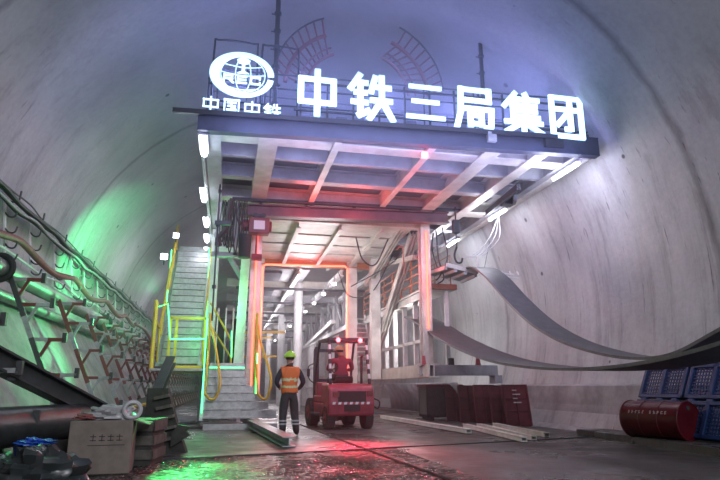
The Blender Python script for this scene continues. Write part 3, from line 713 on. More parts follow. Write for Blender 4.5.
ribbon('sagging_belt', [((6.85, 16.0, 4.36), X_), ((6.88, 15.2, 4.27), X_), ((6.9, 14.4, 3.88), X_), ((6.95, 13.4, 3.12), X_), ((6.95, 12.3, 2.45), X_), ((6.95, 11.2, 1.98), X_), ((6.95, 10.1, 1.68), X_), ((6.95, 9.0, 1.50), X_), ((6.95, 8.0, 1.50), X_), ((6.95, 7.0, 1.78), X_), ((6.95, 5.6, 2.25), X_), ((6.9, 4.2, 2.7), X_)], .66, .05,
       'long grey belt sagging steeply from the hanging platform toward the right foreground', 'belt')
ribbon('sagging_belt', [((6.35, 19.5, 3.35), X_), ((6.3, 17.8, 2.92), X_), ((6.25, 16.2, 2.43), X_), ((6.2, 14.3, 1.95), X_), ((6.15, 12.5, 1.60), X_), ((6.15, 11, 1.42), X_), ((6.15, 9.5, 1.32), X_), ((6.15, 8.2, 1.31), X_), ((6.15, 7, 1.38), X_), ((6.15, 5.8, 1.55), X_), ((6.15, 4.4, 1.85), X_)], 1.0, .05,
       'lower long grey belt sagging from beside the right portal leg toward the right foreground', 'belt')
for k in range(3):
    x = 7.75 - k * .1; mb = MB(); mb.tube(cr([(7.72, 15.7, 6.0), (x - .1 - k * .05, 15.6, 5.3), (7.1 - k * .12, 15.5, 4.75), (6.8 - .2 * k, 15.4, 4.6)], 6), .012, 5)
    tag(mb.build('pale_wire', 'wcable', smooth=True), 'thin pale wires hanging from the deck edge lamp to the side platform', 'wire', 'pale wires at the right deck edge')
mb = MB(); mb.cyl((7.05, 15.45, 4.3), (7.75, 16.1, 6.0), .01, 6); tag(mb.build('suspension_rope', 'rope'), 'thin straight rope from the right deck edge down to the lattice arm', 'rope')

# ------------------------------------------------------------------ forklift
FX, FY = 3.08, 14.95
fk = thing('forklift', 'red forklift seen from behind with two glowing red roof lamps', 'forklift', (FX, FY, 0), math.radians(6))
def L(name, mb, m, par=fk, **k): return mb.build(name, m, par, world=False, **k)
mb = MB()
prof = [(-.02, .32), (-.06, .62), (.0, .98), (.12, 1.10), (.75, 1.12), (.78, .75), (.6, .7), (.55, .3)]
mb.prism([(y, z) for y, z in prof], lambda u, v, t: (t, u, v), -.60, .60)
L('counterweight', mb, 'red', bevel=.06)
mb = MB(); mb.box(-.36, .36, -.075, -.02, .66, .92); L('radiator_grille', mb, 'black')
mb = MB(); mb.box(-.2, .2, -.09, -.02, .44, .60); L('tow_pin_recess', mb, 'black')
mb = MB(); mb.cur = 0
for k in range(14):
    mb.cur = k % 2; x = -.52 + k * .074; mb.add([(x, -.075, .60), (x + .074, -.075, .60), (x + .095, -.07, .66), (x + .02, -.07, .66)], [(0, 1, 2, 3)])
o = L('hazard_stripe', mb, ['white', 'red'])
mb = MB(); mb.box(-.56, .56, .6, 1.9, .3, .62); mb.box(-.55, -.36, .7, 1.75, .62, .8); mb.box(.36, .55, .7, 1.75, .62, .8); mb.box(-.5, .5, 1.5, 1.75, .6, 1.15); L('chassis', mb, 'red', bevel=.03)
mb = MB(); mb.prism([(.5, .7), (.5, 1.08), (.75, 1.12), (1.05, 1.05), (1.05, .7)], lambda u, v, t: (t, u, v), -.36, .36); L('engine_hood', mb, 'red', bevel=.03)
mb = MB(); mb.box(-.27, .27, .72, 1.1, 1.08, 1.18); mb.hexa([(-.25, .62, 1.15), (.25, .62, 1.15), (.25, .74, 1.15), (-.25, .74, 1.15), (-.22, .56, 1.3), (.22, .56, 1.3), (.22, .64, 1.3), (-.22, .64, 1.3)]); L('seat', mb, 'black', bevel=.03)
for s_ in (-1, 1):
    for y, r, w in ((.32, .27, .2), (1.95, .36, .24)):
        x = s_ * (.50 if y < 1 else .52)
        t_ = MB(); t_.cyl((x - w / 2, y, r), (x + w / 2, y, r), r, 26)
        for k in range(26):
            a = 2 * PI * k / 26; t_.bar((x - w / 2, y + (r - .005) * math.cos(a), r + (r - .005) * math.sin(a)), (x + w / 2, y + (r - .005) * math.cos(a), r + (r - .005) * math.sin(a)), .03, .03)
        w_ = L('wheel', t_, 'black')
        h_ = MB(); h_.cyl((x - s_ * -.0 + s_ * (w / 2 - .03), y, r), (x + s_ * (w / 2 + .012), y, r), r * .52, 16); h_.cyl((x + s_ * w / 2, y, r), (x + s_ * (w / 2 + .05), y, r), r * .2, 10)
        o = h_.build('hub', 'rackred', w_, world=False, smooth=True)
# overhead guard
for s_ in (-1, 1):
    mb = MB(); mb.cur = 0; n = 9
    for k in range(n):
        mb.cur = k % 2; a = V((s_ * .52, .12, 1.1)).lerp(V((s_ * .50, .34, 2.2)), k / n); b = V((s_ * .52, .12, 1.1)).lerp(V((s_ * .50, .34, 2.2)), (k + 1) / n); mb.bar(a, b, .06, .07)
    L('rear_pillar', mb, ['black', 'white'])
    mb = MB(); mb.tube(cr([(s_ * .52, 1.72, 1.1), (s_ * .50, 1.55, 1.7), (s_ * .49, 1.35, 2.2)], 5), .035, 8); L('front_pillar', mb, 'dark', smooth=True)
    mb = MB(); mb.sphere((s_ * .30 + .02, .27, 2.20), .058, 12, 8); L('roof_lamp', mb, 'redlamp', smooth=True)
mb = MB(); mb.bar((-.54, .34, 2.23), (.54, .34, 2.23), .1, .07); mb.bar((-.5, 1.35, 2.23), (.5, 1.35, 2.23), .08, .06)
for s_ in (-.5, .5): mb.bar((s_, .3, 2.23), (s_, 1.38, 2.23), .07, .06)
for k in range(6): mb.bar((-.36 + k * .144, .34, 2.24), (-.36 + k * .144, 1.35, 2.24), .03, .04)
L('overhead_guard', mb, 'dark')
mb = MB()
for s_ in (-.3, .3): mb.ibeam((s_, 2.38, .08), (s_, 2.38, 2.15), .1, .14, .02, (0, 1, 0)); mb.bar((s_ * 1.25, 2.3, .1), (s_ * 1.25, 2.3, 2.05), .07, .12)
for z in (.25, 1.2, 2.05): mb.bar((-.38, 2.4, z), (.38, 2.4, z), .09, .09)
L('mast', mb, 'dark')
for s_ in (-.22, .22):
    mb = MB(); mb.box(s_ - .06, s_ + .06, 2.5, 3.6, .06, .11); mb.box(s_ - .06, s_ + .06, 2.47, 2.53, .06, .6); L('fork', mb, 'dark')
mb = MB(); mb.box(-.5, .5, 2.44, 2.5, .3, .36); mb.box(-.5, .5, 2.44, 2.5, .6, .66); L('fork_carriage', mb, 'dark')
mb = MB(); mb.cyl((0, 1.35, 1.15), (0, 1.2, 1.42), .025, 8); mb.torus((0, 1.18, 1.44), (0, -.5, 1), .17, .016); L('steering_wheel', mb, 'black', smooth=True)
mb = MB(); mb.tube(cr([(-.56, 1.5, 1.1), (-.74, 1.5, 1.25), (-.76, 1.5, 1.55), (-.6, 1.5, 1.65)], 5), .016, 6); mb.box(-.80, -.72, 1.48, 1.5, 1.3, 1.5); L('grab_rail', mb, 'black', smooth=True)
mb = MB(); mb.cyl((.36, .3, 1.1), (.36, .3, 1.75), .035, 10); mb.cyl((.36, .3, 1.75), (.36, .22, 1.82), .035, 10); L('exhaust_pipe', mb, 'black', smooth=True)
mb = MB(); mb.tube(cr([(.58, .05, .55), (.7, 0, .5), (.74, 0, .66), (.62, .1, .74)], 5), .018, 6); L('tow_hook', mb, 'black', smooth=True)
mb = MB(); mb.box(-.5, -.34, -.08, -.03, .78, .9); L('tail_lamp', mb, 'rackred'); mb = MB(); mb.box(.4, .54, -.07, -.02, .8, .92); L('tail_lamp', mb, 'rackred')
mb = MB(); mb.box(-.72, -.56, .9, 1.4, .34, .38); L('step', mb, 'rackdark')

# ------------------------------------------------------------------ people
def skin_mesh(chains, levels=3, root=0):
    """chains: list of (list of (point, rx, ry)) ; first point of later chains may be an index into existing verts"""
    vs, es, rs = [], [], []
    def near(p):
        for i, v in enumerate(vs):
            if (V(v) - V(p)).length < 1e-5: return i
        return None
    for ch in chains:
        prev = None
        for p, rx, ry in ch:
            i = near(p)
            if i is None: vs.append(tuple(p)); rs.append((rx, ry)); i = len(vs) - 1
            if prev is not None and prev != i: es.append((prev, i))
            prev = i
    me = bpy.data.meshes.new('s'); me.from_pydata(vs, es, [])
    o = bpy.data.objects.new('s', me); COL.objects.link(o)
    md = o.modifiers.new('skin', 'SKIN'); md.use_smooth_shade = True; md.branch_smoothing = .6
    sv = me.skin_vertices[0].data
    for i, r in enumerate(rs): sv[i].radius = r; sv[i].use_root = (i == root)
    sb = o.modifiers.new('sub', 'SUBSURF'); sb.levels = levels; sb.render_levels = levels
    dg = bpy.context.evaluated_depsgraph_get(); dg.update()
    out = bpy.data.meshes.new_from_object(o.evaluated_get(dg)); bpy.data.objects.remove(o)
    return out

def person(root, J, mats, top_z, pants_z, hip_y=0, boots=.13, helm='helmet', lookrot=0.0, facedir=1, seated=False):
    """J: joint dict in the root's local frame; faces +Y"""
    c = []
    c.append([(J['pelvis'], .17, .125), (J['waist'], .155, .115), (J['chest'], .185, .135), (J['neck0'], .12, .10), (J['neck'], .06, .06), (J['head0'], .075, .085), (J['head1'], .085, .10), (J['head2'], .075, .09)])
    for s_ in 'lr':
        c.append([(J['chest'], .185, .135), (J['sh' + s_], .085, .085), (J['el' + s_], .058, .058), (J['wr' + s_], .04, .035), (J['pa' + s_], .042, .022)])
        c.append([(J['pelvis'], .17, .125), (J['hi' + s_], .125, .125), (J['kn' + s_], .095, .095), (J['an' + s_], .078, .078), (J['to' + s_], .05, .04)])
    me = skin_mesh(c)
    bm = bmesh.new(); bm.from_mesh(me)
    # fingers as short chains merged into the same mesh
    for s_ in 'lr':
        w, p = V(J['wr' + s_]), V(J['pa' + s_]); d = (p - w).normalized(); side = V((1, 0, 0)) if abs(d.x) < .8 else V((0, 1, 0)); side = (side - d * side.dot(d)).normalized(); nrm = d.cross(side)
        for k in range(5):
            if k < 4:
                b = p + side * (.03 - .02 * k); ln = (.065, .075, .07, .055)[k]; m1 = b + d * ln * .55 + nrm * .004; e = m1 + (d * .7 + nrm * .5).normalized() * ln * .5
            else:
                b = w + d * .03 + side * .03; m1 = b + (d + side).normalized() * .04; e = m1 + d * .03
            q = MB(); q.tube([b - d * .02, b, m1, e], .009, 6); q.sphere(tuple(e), .009, 6, 4)
            off = [bm.verts.new(v) for v in q.v]
            for f in q.f:
                try: bm.faces.new([off[i] for i in f])
                except ValueError: pass
    # face: nose, ears, eyes, mouth
    h = V(J['head1']); R = Matrix.Rotation(lookrot, 3, 'Z'); fa = MB()
    hp = lambda x, y, z: tuple(h + R @ V((x, y, z)))
    fa.sphere(hp(0, .105, -.005), .017, 8, 5, (1, 1.2, 1.5)); fa.sphere(hp(0, .095, -.05), .02, 8, 4, (1.3, .5, .35))
    for s_ in (-1, 1): fa.sphere(hp(.035 * s_, .09, .03), .012, 8, 5); fa.sphere(hp(.092 * s_, 0, .0), .024, 8, 5, (.4, .8, 1.3))
    off = [bm.verts.new(v) for v in fa.v]
    for f in fa.f: bm.faces.new([off[i] for i in f])
    bm.to_mesh(me); bm.free()
    for m in mats: me.materials.append(M[m])      # skin, jacket, trousers, boots
    hipz, neckz = pants_z, J['neck0'][2] + .05
    segs = [(V(J['hi' + s]), V(J['kn' + s]), V(J['an' + s]), V(J['to' + s])) for s in 'lr']; wr = [V(J['wr' + s]) for s in 'lr']; el = [V(J['el' + s]) for s in 'lr']
    pa = [V(J['pa' + s]) for s in 'lr']
    def dseg(p, a, b):
        t = max(0, min(1, (p - a).dot(b - a) / (b - a).length_squared)); return (p - a - (b - a) * t).length
    for f in me.polygons:
        p = f.center; i = 1
        if p.z > neckz: i = 0
        elif min(dseg(p, w, q + (q - w)) for w, q in zip(wr, pa)) < .075 and min((p - w).dot((q - w).normalized()) for w, q in zip(wr, pa) if dseg(p, w, q + (q - w)) < .09) > 0: i = 0
        else:
            dl = min(min(dseg(p, a, b), dseg(p, b, k)) for a, b, k, t in segs); da = min(dseg(p, a, b) for a, b in ((V(J['shl']), el[0]), (V(J['shr']), el[1]), (el[0], wr[0]), (el[1], wr[1])))
            dt = dseg(p, V(J['waist']), V(J['chest']))
            db = min(min((p - k).length, dseg(p, k, t)) for a, b, k, t in segs)
            if db < .11 and dl < .2 and da > .12: i = 3
            elif p.z < hipz and da > .07 or (dl < dt and dl < da and dl < .1): i = 2
        f.material_index = i; f.use_smooth = True
    me.name = 'body'; o = bpy.data.objects.new('body', me); COL.objects.link(o); o.parent = root
    # helmet
    mb = MB(); hc = h + V((0, -.005, .03))
    mb.sphere(tuple(hc), .128, 20, 8, (1, 1.12, .98), z0=0); mb.cyl(hc - V((0, 0, .012)), hc + V((0, 0, .008)), .14, 20); mb.cyl(hc + R @ V((0, .07, -.012)), hc + R @ V((0, .07, .0)), .125, 20)
    mb.bar(hc + V((0, -.11, .07)), hc + V((0, .1, .07)), .03, .13)
    q = mb.build('safety_helmet', helm, root, world=False, smooth=True)
    mb = MB(); mb.sphere(tuple(h + V((0, -.02, .01))), .105, 14, 8, (.92, .98, .95), z0=-.5); mb.build('hair', 'hair', root, world=False, smooth=True)
    return o

WX, WY = 1.36, 13.35
wk = thing('person', 'person in orange reflective vest and lime helmet standing with back turned beside the forklift', 'person', (WX, WY, 0), math.radians(6))
Jw = dict(pelvis=(0, 0, .93), waist=(0, .0, 1.08), chest=(0, -.01, 1.30), neck0=(0, 0, 1.44), neck=(0, .01, 1.52), head0=(0, .025, 1.58), head1=(0, .03, 1.645), head2=(0, .02, 1.70),
          shl=(-.2, -.01, 1.38), ell=(-.30, -.03, 1.12), wrl=(-.20, .18, 1.02), pal=(-.15, .25, 1.01), shr=(.2, -.01, 1.38), elr=(.31, -.02, 1.12), wrr=(.25, .17, .98), par=(.22, .25, .98),
          hil=(-.1, 0, .86), knl=(-.12, .03, .49), anl=(-.13, -.01, .1), tol=(-.15, .15, .045), hir=(.1, 0, .86), knr=(.13, .04, .49), anr=(.17, -.02, .1), tor=(.21, .13, .045))
body = person(wk, Jw, ['skin', 'navy', 'trouser', 'boot'], 1.5, .97)
def shell(body, name, parent, test, off, matfn, mats):
    me = body.data; mb = MB(); used = {}
    vs = []; fs = []; mi = []
    for f in me.polygons:
        c = f.center
        if not test(c): continue
        ids = []
        for i in f.vertices:
            if i not in used: used[i] = len(vs); vs.append(tuple(V(me.vertices[i].co) + V(me.vertices[i].normal) * off))
            ids.append(used[i])
        fs.append(ids); mi.append(matfn(c))
    m2 = bpy.data.meshes.new(name); m2.from_pydata(vs, [], fs)
    for m in mats: m2.materials.append(M[m])
    m2.polygons.foreach_set('material_index', mi); m2.polygons.foreach_set('use_smooth', [True] * len(fs))
    o = bpy.data.objects.new(name, m2); COL.objects.link(o); o.parent = parent
    sd = o.modifiers.new('solid', 'SOLIDIFY'); sd.thickness = .012; sd.offset = 1
    return o
shell(body, 'reflective_vest', wk, lambda c: .90 < c.z < 1.47 and abs(c.x) < .20 and (c.y < .18), .016,
      lambda c: 1 if (1.0 < c.z < 1.05 or 1.15 < c.z < 1.21) else 0, ['vest', 'reflect'])
for s_, k, a in ((-1, Jw['knl'], Jw['anl']), (1, Jw['knr'], Jw['anr'])):
    for f in (.45, .62):
        c = V(k).lerp(V(a), f); mb = MB(); mb.cyl(c - V((0, 0, .016)), c + V((0, 0, .016)), .096, 14); mb.build('leg_reflector', 'greyband', wk, world=False, smooth=True)

dr = thing('person', 'person in dark red jacket and tan helmet sitting at the wheel of the forklift', 'person', (FX - .10, FY + .80, 0), math.radians(8))
Jd = dict(pelvis=(0, .0, 1.30), waist=(0, .0, 1.42), chest=(0, .03, 1.64), neck0=(0, .05, 1.76), neck=(-.005, .07, 1.82), head0=(-.02, .09, 1.87), head1=(-.03, .11, 1.925), head2=(-.03, .10, 1.975),
          shl=(-.22, .03, 1.69), ell=(-.31, .16, 1.46), wrl=(-.15, .34, 1.46), pal=(-.13, .41, 1.46), shr=(.22, .03, 1.69), elr=(.31, .14, 1.46), wrr=(.18, .34, 1.46), par=(.14, .41, 1.46),
          hil=(-.11, .05, 1.28), knl=(-.15, .48, 1.25), anl=(-.15, .55, .82), tol=(-.15, .70, .78), hir=(.11, .05, 1.28), knr=(.15, .48, 1.25), anr=(.15, .55, .82), tor=(.15, .70, .78))
Jd = {k: (v[0] * 1.12, v[1], 1.28 + (v[2] - 1.28) * (1.06 if v[2] > 1.28 else 1)) for k, v in Jd.items()}
person(dr, Jd, ['skin', 'redcloth', 'navy', 'boot'], 1.8, 1.33, helm='tanhelmet', lookrot=.5)

# ------------------------------------------------------------------ loose things on the floor, right
def cbeam(name, p, q, w, h, label, cat='beam', m='cream', group=None):
    p, q = V(p), V(q); mb = MB(); _, _, a, b = mb.frame(p, q); t = .012
    mb.bar(p - b * (h / 2 - t), q - b * (h / 2 - t), w, t); mb.bar(p + b * (h / 2 - t), q + b * (h / 2 - t), w, t); mb.bar(p - a * (w / 2 - t), q - a * (w / 2 - t), t, h * .98); mb.bar(p + a * (w / 2 - t), q + a * (w / 2 - t), t, h * .98)
    return tag(mb.build(name, m), label, cat, group)
for p, q, w, lab in (((5.06, 19.6, .07), (5.32, 12.9, .07), .14, 'long pale steel box beam on the floor just right of the forklift'),
        ((6.05, 14.9, .06), (5.56, 10.8, .06), .13, 'pale steel beam on the floor, left of the three lying together'),
        ((6.55, 15.2, .05), (5.95, 11.15, .05), .12, 'pale steel beam on the floor, middle of the three lying together'),
        ((7.05, 15.3, .05), (6.60, 11.8, .05), .12, 'pale steel beam on the floor, right of the three lying together')):
    cbeam('steel_box_beam', p, q, w, w * .75, lab, m='palebeam')
ib = thing('i_beam', 'dark steel beam with upright web lying tilted beside the standing worker', 'beam', (.8, 13, 0))
mb = MB(); mb.ibeam((.55, 17.0, .16), (1.12, 10.75, .10), .24, .17, .02); mb.build('beam', 'galv', ib)
# crate and leaning shutter panels
cg = thing('open_crate', 'dark open steel crate standing left of the maroon shutter panels', 'crate', (6.75, 18.6, 0))
mb = MB(); mb.box(-.6, .55, -.4, .4, .1, .18); mb.box(-.6, -.54, -.4, .4, .1, 1.1); mb.box(.49, .55, -.4, .4, .1, 1.1); mb.box(-.6, .55, .34, .4, .1, 1.1); mb.box(-.6, .55, -.4, -.36, .1, .95); mb.build('body', 'rackdark', cg, world=False)
mb = MB(); mb.box(-.64, .6, -.44, -.36, 1.02, 1.1); mb.box(-.64, .6, .36, .44, 1.02, 1.1); mb.box(-.64, -.58, -.4, .4, 1.02, 1.1); mb.box(.54, .6, -.4, .4, 1.02, 1.1); mb.build('rim', 'maroon', cg, world=False)
mb = MB()
for x in (-.5, .4): mb.box(x, x + .12, -.4, .4, 0, .1)
mb.build('skid', 'black', cg, world=False)
labs = ['leftmost', 'second from left', 'third from left', 'fourth from left', 'rightmost']
for k in range(5):
    x = 7.02 + k * .19 + (0, .0, .05, .08, .06)[k]; y = 17.9 - k * .62; w = .62 if k < 4 else .72
    t = thing('shutter_panel', 'maroon steel shutter panel standing on the floor, %s of five' % labs[k], 'panel', (x, y, 0), math.radians(-4 + k * 2 - 6 * (k == 3)), 'maroon shutter panels by the right wall')
    mb = MB(); ht = 1.08 - .02 * (k % 2) - .05 * (k == 0)
    ln = .18
    mb.hexa([(-w / 2, 0, 0), (w / 2, 0, 0), (w / 2, .04, 0), (-w / 2, .04, 0), (-w / 2, ln, ht), (w / 2, ln, ht), (w / 2, ln + .04, ht), (-w / 2, ln + .04, ht)])
    mb.build('face_plate', 'maroon', t, world=False)
    mb = MB()
    for xx in (-w / 2, 0, w / 2): mb.bar((xx, .0, 0), (xx, ln, ht), .035, .09, (0, 1, 0))
    for f in (0.02, .35, .66, .99): mb.bar((-w / 2, ln * f, ht * f), (w / 2, ln * f, ht * f), .06, .035)
    mb.build('stiffener', 'maroon', t, world=False)
    mb = MB()
    for j in range(4):
        f = .55 + .1 * j; mb.box(-.12, .12 - .1 * (j % 2), ln * f - .052, ln * f - .045, ht * f, ht * f + .03)
    if k == 4: mb.build('paint_marks', 'wprint', t, world=False)
# ribbed sheet hanging under the sill beam
mb = MB(); vs = []; n = 60
for k in range(n + 1):
    y = 17.6 + 9 * k / n; a = .05 * math.sin(k * 1.35)
    vs += [(6.95 + a, y, 1.16), (7.3 + a, y, .6), (7.35 + a, y, .1)]
fs = []
for k in range(n): fs += [(3 * k, 3 * k + 1, 3 * k + 4, 3 * k + 3), (3 * k + 1, 3 * k + 2, 3 * k + 5, 3 * k + 4)]
mb.add(vs, fs); o = tag(mb.build('ribbed_sheet', 'tarp', smooth=True), 'grey ribbed sheet leaning on the kerb under the gantry sill beam', 'sheet'); sd = o.modifiers.new('s', 'SOLIDIFY'); sd.thickness = .03
# red drum lying on its side
bd = thing('steel_drum', 'red steel drum lying on its side in front of the blue pallets', 'drum', (7.7, 9.8, .12), 0)
rr = .325; ax = V((.25, -.968, 0)).normalized(); LL = 1.15
c0 = V((-.14, .5, rr)); c1 = c0 + ax * LL
mb = MB(); mb.cyl(c0, c1, rr, 36)
for f in (.33, .66): mb.torus(c0 + ax * LL * f, ax, rr, .012, 36, 6)
mb.build('shell', 'barrel', bd, world=False, smooth=True)
for cc in (c0, c1):
    mb = MB(); mb.torus(cc, ax, rr, .016, 36, 6); mb.build('rim', 'barrel', bd, world=False, smooth=True)
mb = MB(); cc = c1 + ax * .004; mb.cyl(cc + V((0, 0, .22)), cc + V((0, 0, .22)) + ax * .02, .04, 10); mb.build('bung', 'rackdark', bd, world=False)
mb = MB(); random.seed(11)
nn = ax.cross(V((0, 0, 1))).normalized(); nn = nn if nn.x < 0 else -nn
def drum_pt(s, ang, o=.004):
    return c0 + ax * s + (nn * math.cos(ang) + V((0, 0, 1)) * math.sin(ang)) * (rr + o)
for k in range(11):
    s0 = .16 + k * .075
    if k == 5: continue
    for j in range(3):
        w = .02 + random.random() * .025; a = .36 + .06 * j; s1 = s0 + random.random() * .015
        mb.add([drum_pt(s1, a), drum_pt(s1 + w, a), drum_pt(s1 + w, a + .03), drum_pt(s1, a + .03)], [(0, 1, 2, 3)])
    mb.add([drum_pt(s0 + .015, .34), drum_pt(s0 + .025, .34), drum_pt(s0 + .025, .53), drum_pt(s0 + .015, .53)], [(0, 1, 2, 3)])
mb.build('worn_lettering', 'wprint', bd, world=False)
# blue slatted crates stacked against the wall, leaning
def blue_crate(label, loc, rx, rz):
    t = thing('plastic_pallet', label, 'pallet', loc, rz, 'blue plastic pallets at the right wall'); t.rotation_euler = (rx, 0, rz)
    W, Hh = 1.2, .66
    mb = MB()
    for x in (0, W / 2 - .04, W - .08): mb.box(x, x + .08, 0, .12, 0, Hh)
    for z in (0, Hh - .07): mb.box(0, W, 0, .12, z, z + .07)
    mb.build('frame', 'basket', t, world=False, bevel=.008)
    mb = MB()
    for h in range(2):
        for k in range(7): x = .11 + h * .57 + k * .07; mb.box(x, x + .022, .07, .09, .06, Hh - .06)
        for k in range(8): z = .10 + k * .068; mb.box(.08 + h * .56, .08 + h * .56 + .5, .07, .09, z, z + .022)
    mb.build('grid', 'basket', t, world=False)
    mb = MB()
    for x in (.1, .5, .95): mb.box(x, x + .14, .03, .12, Hh, Hh + .04)
    mb.build('lug', 'basket', t, world=False)
    return t
rx = math.radians(24); k = 0
for r_ in range(2):
    for c_, y in enumerate((9.72, 8.46)):
        f = r_ * .71
        blue_crate('blue plastic grid pallet leaning on right wall, %s, %s' % (('lower row', 'upper row')[r_], ('far one', 'near one')[c_]), (8.02 + f * math.sin(rx), y, .13 + f * math.cos(rx)), rx, PI / 2)
# ------------------------------------------------------------------ left wall: cables, hangers, hose, pipe, racks
# cable hangers: white plates with three J hooks
def hanger():
    t = thing('cable_hanger', 'thin metal hanger', 'cable hanger', (0, 0, 0))
    mb = MB(); mb.bar((0, 0, 1.25), (.16, 0, .0), .03, .05); mb.bar((.0, .06, 1.25), (.16, .06, .0), .02, .03); mb.build('plate', 'white', t, world=False)
    for z in (.95, .62, .30, .05):
        mb = MB(); x = .16 * (1 - z / 1.25); mb.tube(cr([(x, 0, z), (x + .1, 0, z - .09), (x + .2, 0, z - .08), (x + .24, 0, z + .04)], 4), .018, 6); mb.build('hook', 'rackdark', t, world=False, smooth=True)
    mb = MB(); mb.tube(cr([(-.02, 0, 1.22), (.06, 0, 1.18), (.26, 0, 1.2), (.3, 0, 1.42)], 4), .02, 6); mb.build('hook', 'rackdark', t, world=False, smooth=True)
    return t
hg = hanger(); ORD = ['first', 'second', 'third', 'fourth', 'fifth', 'sixth', 'seventh', 'eighth', 'ninth', 'tenth', 'eleventh', 'twelfth', 'thirteenth', 'fourteenth', 'fifteenth', 'sixteenth', 'seventeenth', 'eighteenth', 'nineteenth', 'twentieth']
ORD += ['twenty-' + w for w in ORD[:9]]
for k in range(14):
    o = hg if k == 0 else copy_tree(hg)
    o.location = (-4.66, 9.0 + k * 1.85 + (.2 if k % 3 else 0), 3.55)
    tag(o, 'thin metal hanger with J hooks under the wall cables, %s from the left' % ORD[k], 'cable hanger', 'cable hangers on the left wall')
random.seed(9)
for j, (dx, dz, r, m) in enumerate(((.04, .0, .05, 'rope'), (.12, -.02, .04, 'rackdark'), (.06, -.16, .045, 'rope'), (.15, -.2, .03, 'rackgrey'), (.0, .18, .018, 'rackdark'))):
    pts = []
    for k in range(46):
        y = 5 + k * 1.0; pts.append((-4.50 + dx, y, 4.78 + dz + .035 * math.sin(k * 1.9 + j) + (.0 if k % 2 else -.03)))
    mb = MB(); mb.tube(cr(pts, 3), r, 7)
    tag(mb.build('wall_cable', m, smooth=True), ['thick dark cable, uppermost heavy one of the wall bundle', 'worn grey cable in the middle of the wall bundle', 'dark cable hanging lowest in the wall bundle', 'pale thin cable along the underside of the wall bundle', 'thin straight wire strung above the wall bundle'][j], 'cable', 'cables along the left wall')
pts = [(-4.34 + .02 * math.sin(k), 7.5 + k * 1.15, 3.86 + .11 * math.sin(k * 1.57) + .03 * math.sin(k * 3.1)) for k in range(20)]
mb = MB(); mb.tube(cr(pts, 5), .075, 10); tag(mb.build('wall_hose', 'hose', smooth=True), 'dull pink hose snaking along the left wall below the cables', 'hose')
mb = MB(); mb.tube(cr([(-4.38, 7.5 + k * 1.5, 3.62 + .05 * math.sin(k * 2.3)) for k in range(14)], 4), .025, 7); tag(mb.build('wall_wire', 'wcable', smooth=True), 'thin pale wire running under the pink hose', 'wire')
mb = MB(); mb.tube(cr([(-4.25, 29, 3.85), (-4.0, 30.5, 3.7), (-3.75, 31.8, 3.1), (-3.7, 32.5, 2.6)], 6), .07, 8); tag(mb.build('drop_hose', 'hose', smooth=True), 'short red hose dropping from the wall hose to the far racks', 'hose')
# air pipe on the racks
pp = thing('air_pipe', 'long thick steel pipe lit green, lying on top of the left racks', 'pipe', (-3.95, 16, 2.9))
mb = MB(); mb.cyl((-3.93, 6.0, 3.02), (-3.93, 30.5, 3.02), .16, 20); mb.build('pipe', 'pipe', pp, smooth=True)
for y in (11.1, 20.3, 30.4):
    mb = MB(); mb.torus((-3.93, y, 3.02), (0, 1, 0), .215, .055, 24, 8); mb.build('flange', 'black', pp, smooth=True)
mb = MB(); mb.cyl((-4.02, 8.0, 2.62), (-4.02, 24, 2.62), .10, 16); tag(mb.build('lower_pipe', 'pipe', smooth=True), 'thinner pipe running just below the thick green lit pipe', 'pipe')
# racks
def bracket_stand(c1='rackdark'):
    t = thing('bracket_stand', '', 'rack', (0, 0, 0))
    def pt(z): return V((.36 - .44 * z, 0, z))
    mb = MB(); mb.cur = 0
    n = 8
    for k in range(n):
        mb.cur = 1 if k % 3 == 2 else 0
        mb.bar(pt(2.95 * k / n), pt(2.95 * (k + 1) / n), .085, .075, (0, 1, 0))
    mb.cur = 0; mb.box(.2, .5, -.1, .1, 0, .03)
    mb.build('post', [c1, 'rackgrey'], t, world=False)
    for i, z in enumerate((.62, 1.22, 1.82, 2.42, 2.86)):
        p = pt(z); mb = MB(); L_ = .52
        for k in range(2):
            mb.cur = (k + i) % 2; mb.bar(p + V((L_ * k / 2, 0, .0)), p + V((L_ * (k + 1) / 2, 0, .0)), .07, .06)
        mb.cur = 2; mb.bar(p + V((L_, 0, -.05)), p + V((L_, 0, .12)), .07, .07)
        mb.cur = (i + 1) % 2; mb.bar(pt(z - .32), p + V((L_ * .55, 0, -.02)), .05, .05, (0, 1, 0))
        mb.build('arm', ['rackgrey', 'rackred', 'rackdark'], t, world=False)
    return t
bs = bracket_stand(); bs2 = bracket_stand('rackred'); ysr = [8.3, 11.3, 14.5, 17.3, 19.6, 21.6, 23.5, 25.3, 27, 28.7, 30.4, 32.1, 33.8, 35.6, 37.5, 39.5, 41.6, 43.8, 46.2, 48.8, 51.6, 54.6, 58]
for k, y in enumerate(ysr):
    o = bs if k == 0 else copy_tree(bs) if k == 1 else bs2 if k == 2 else copy_tree(bs2)
    o.location = (-2.88, y, 0)
    tag(o, 'leaning steel bracket stand at the left wall, %s from the left' % ORD[k], 'rack', 'bracket stands along the left wall')
# pipes resting on the far racks' lower arms and rail at the foot
for j, (x, z) in enumerate(((-3.02, 1.95), (-2.45, .74), (-3.25, 2.54))):
    mb = MB(); y0 = 31 if j != 1 else 21; mb.tube(cr([(x, y0 + k * 2.5, z + .05 * math.sin(k * 2)) for k in range(12)], 4), .07, 8)
    tag(mb.build('rack_cable', ('rackdark', 'rope', 'rope')[j], smooth=True), 'dark cable lying on the far bracket stands, ' + ('middle level', 'lowest level near the floor', 'highest level')[j], 'cable', 'cables on the far racks')
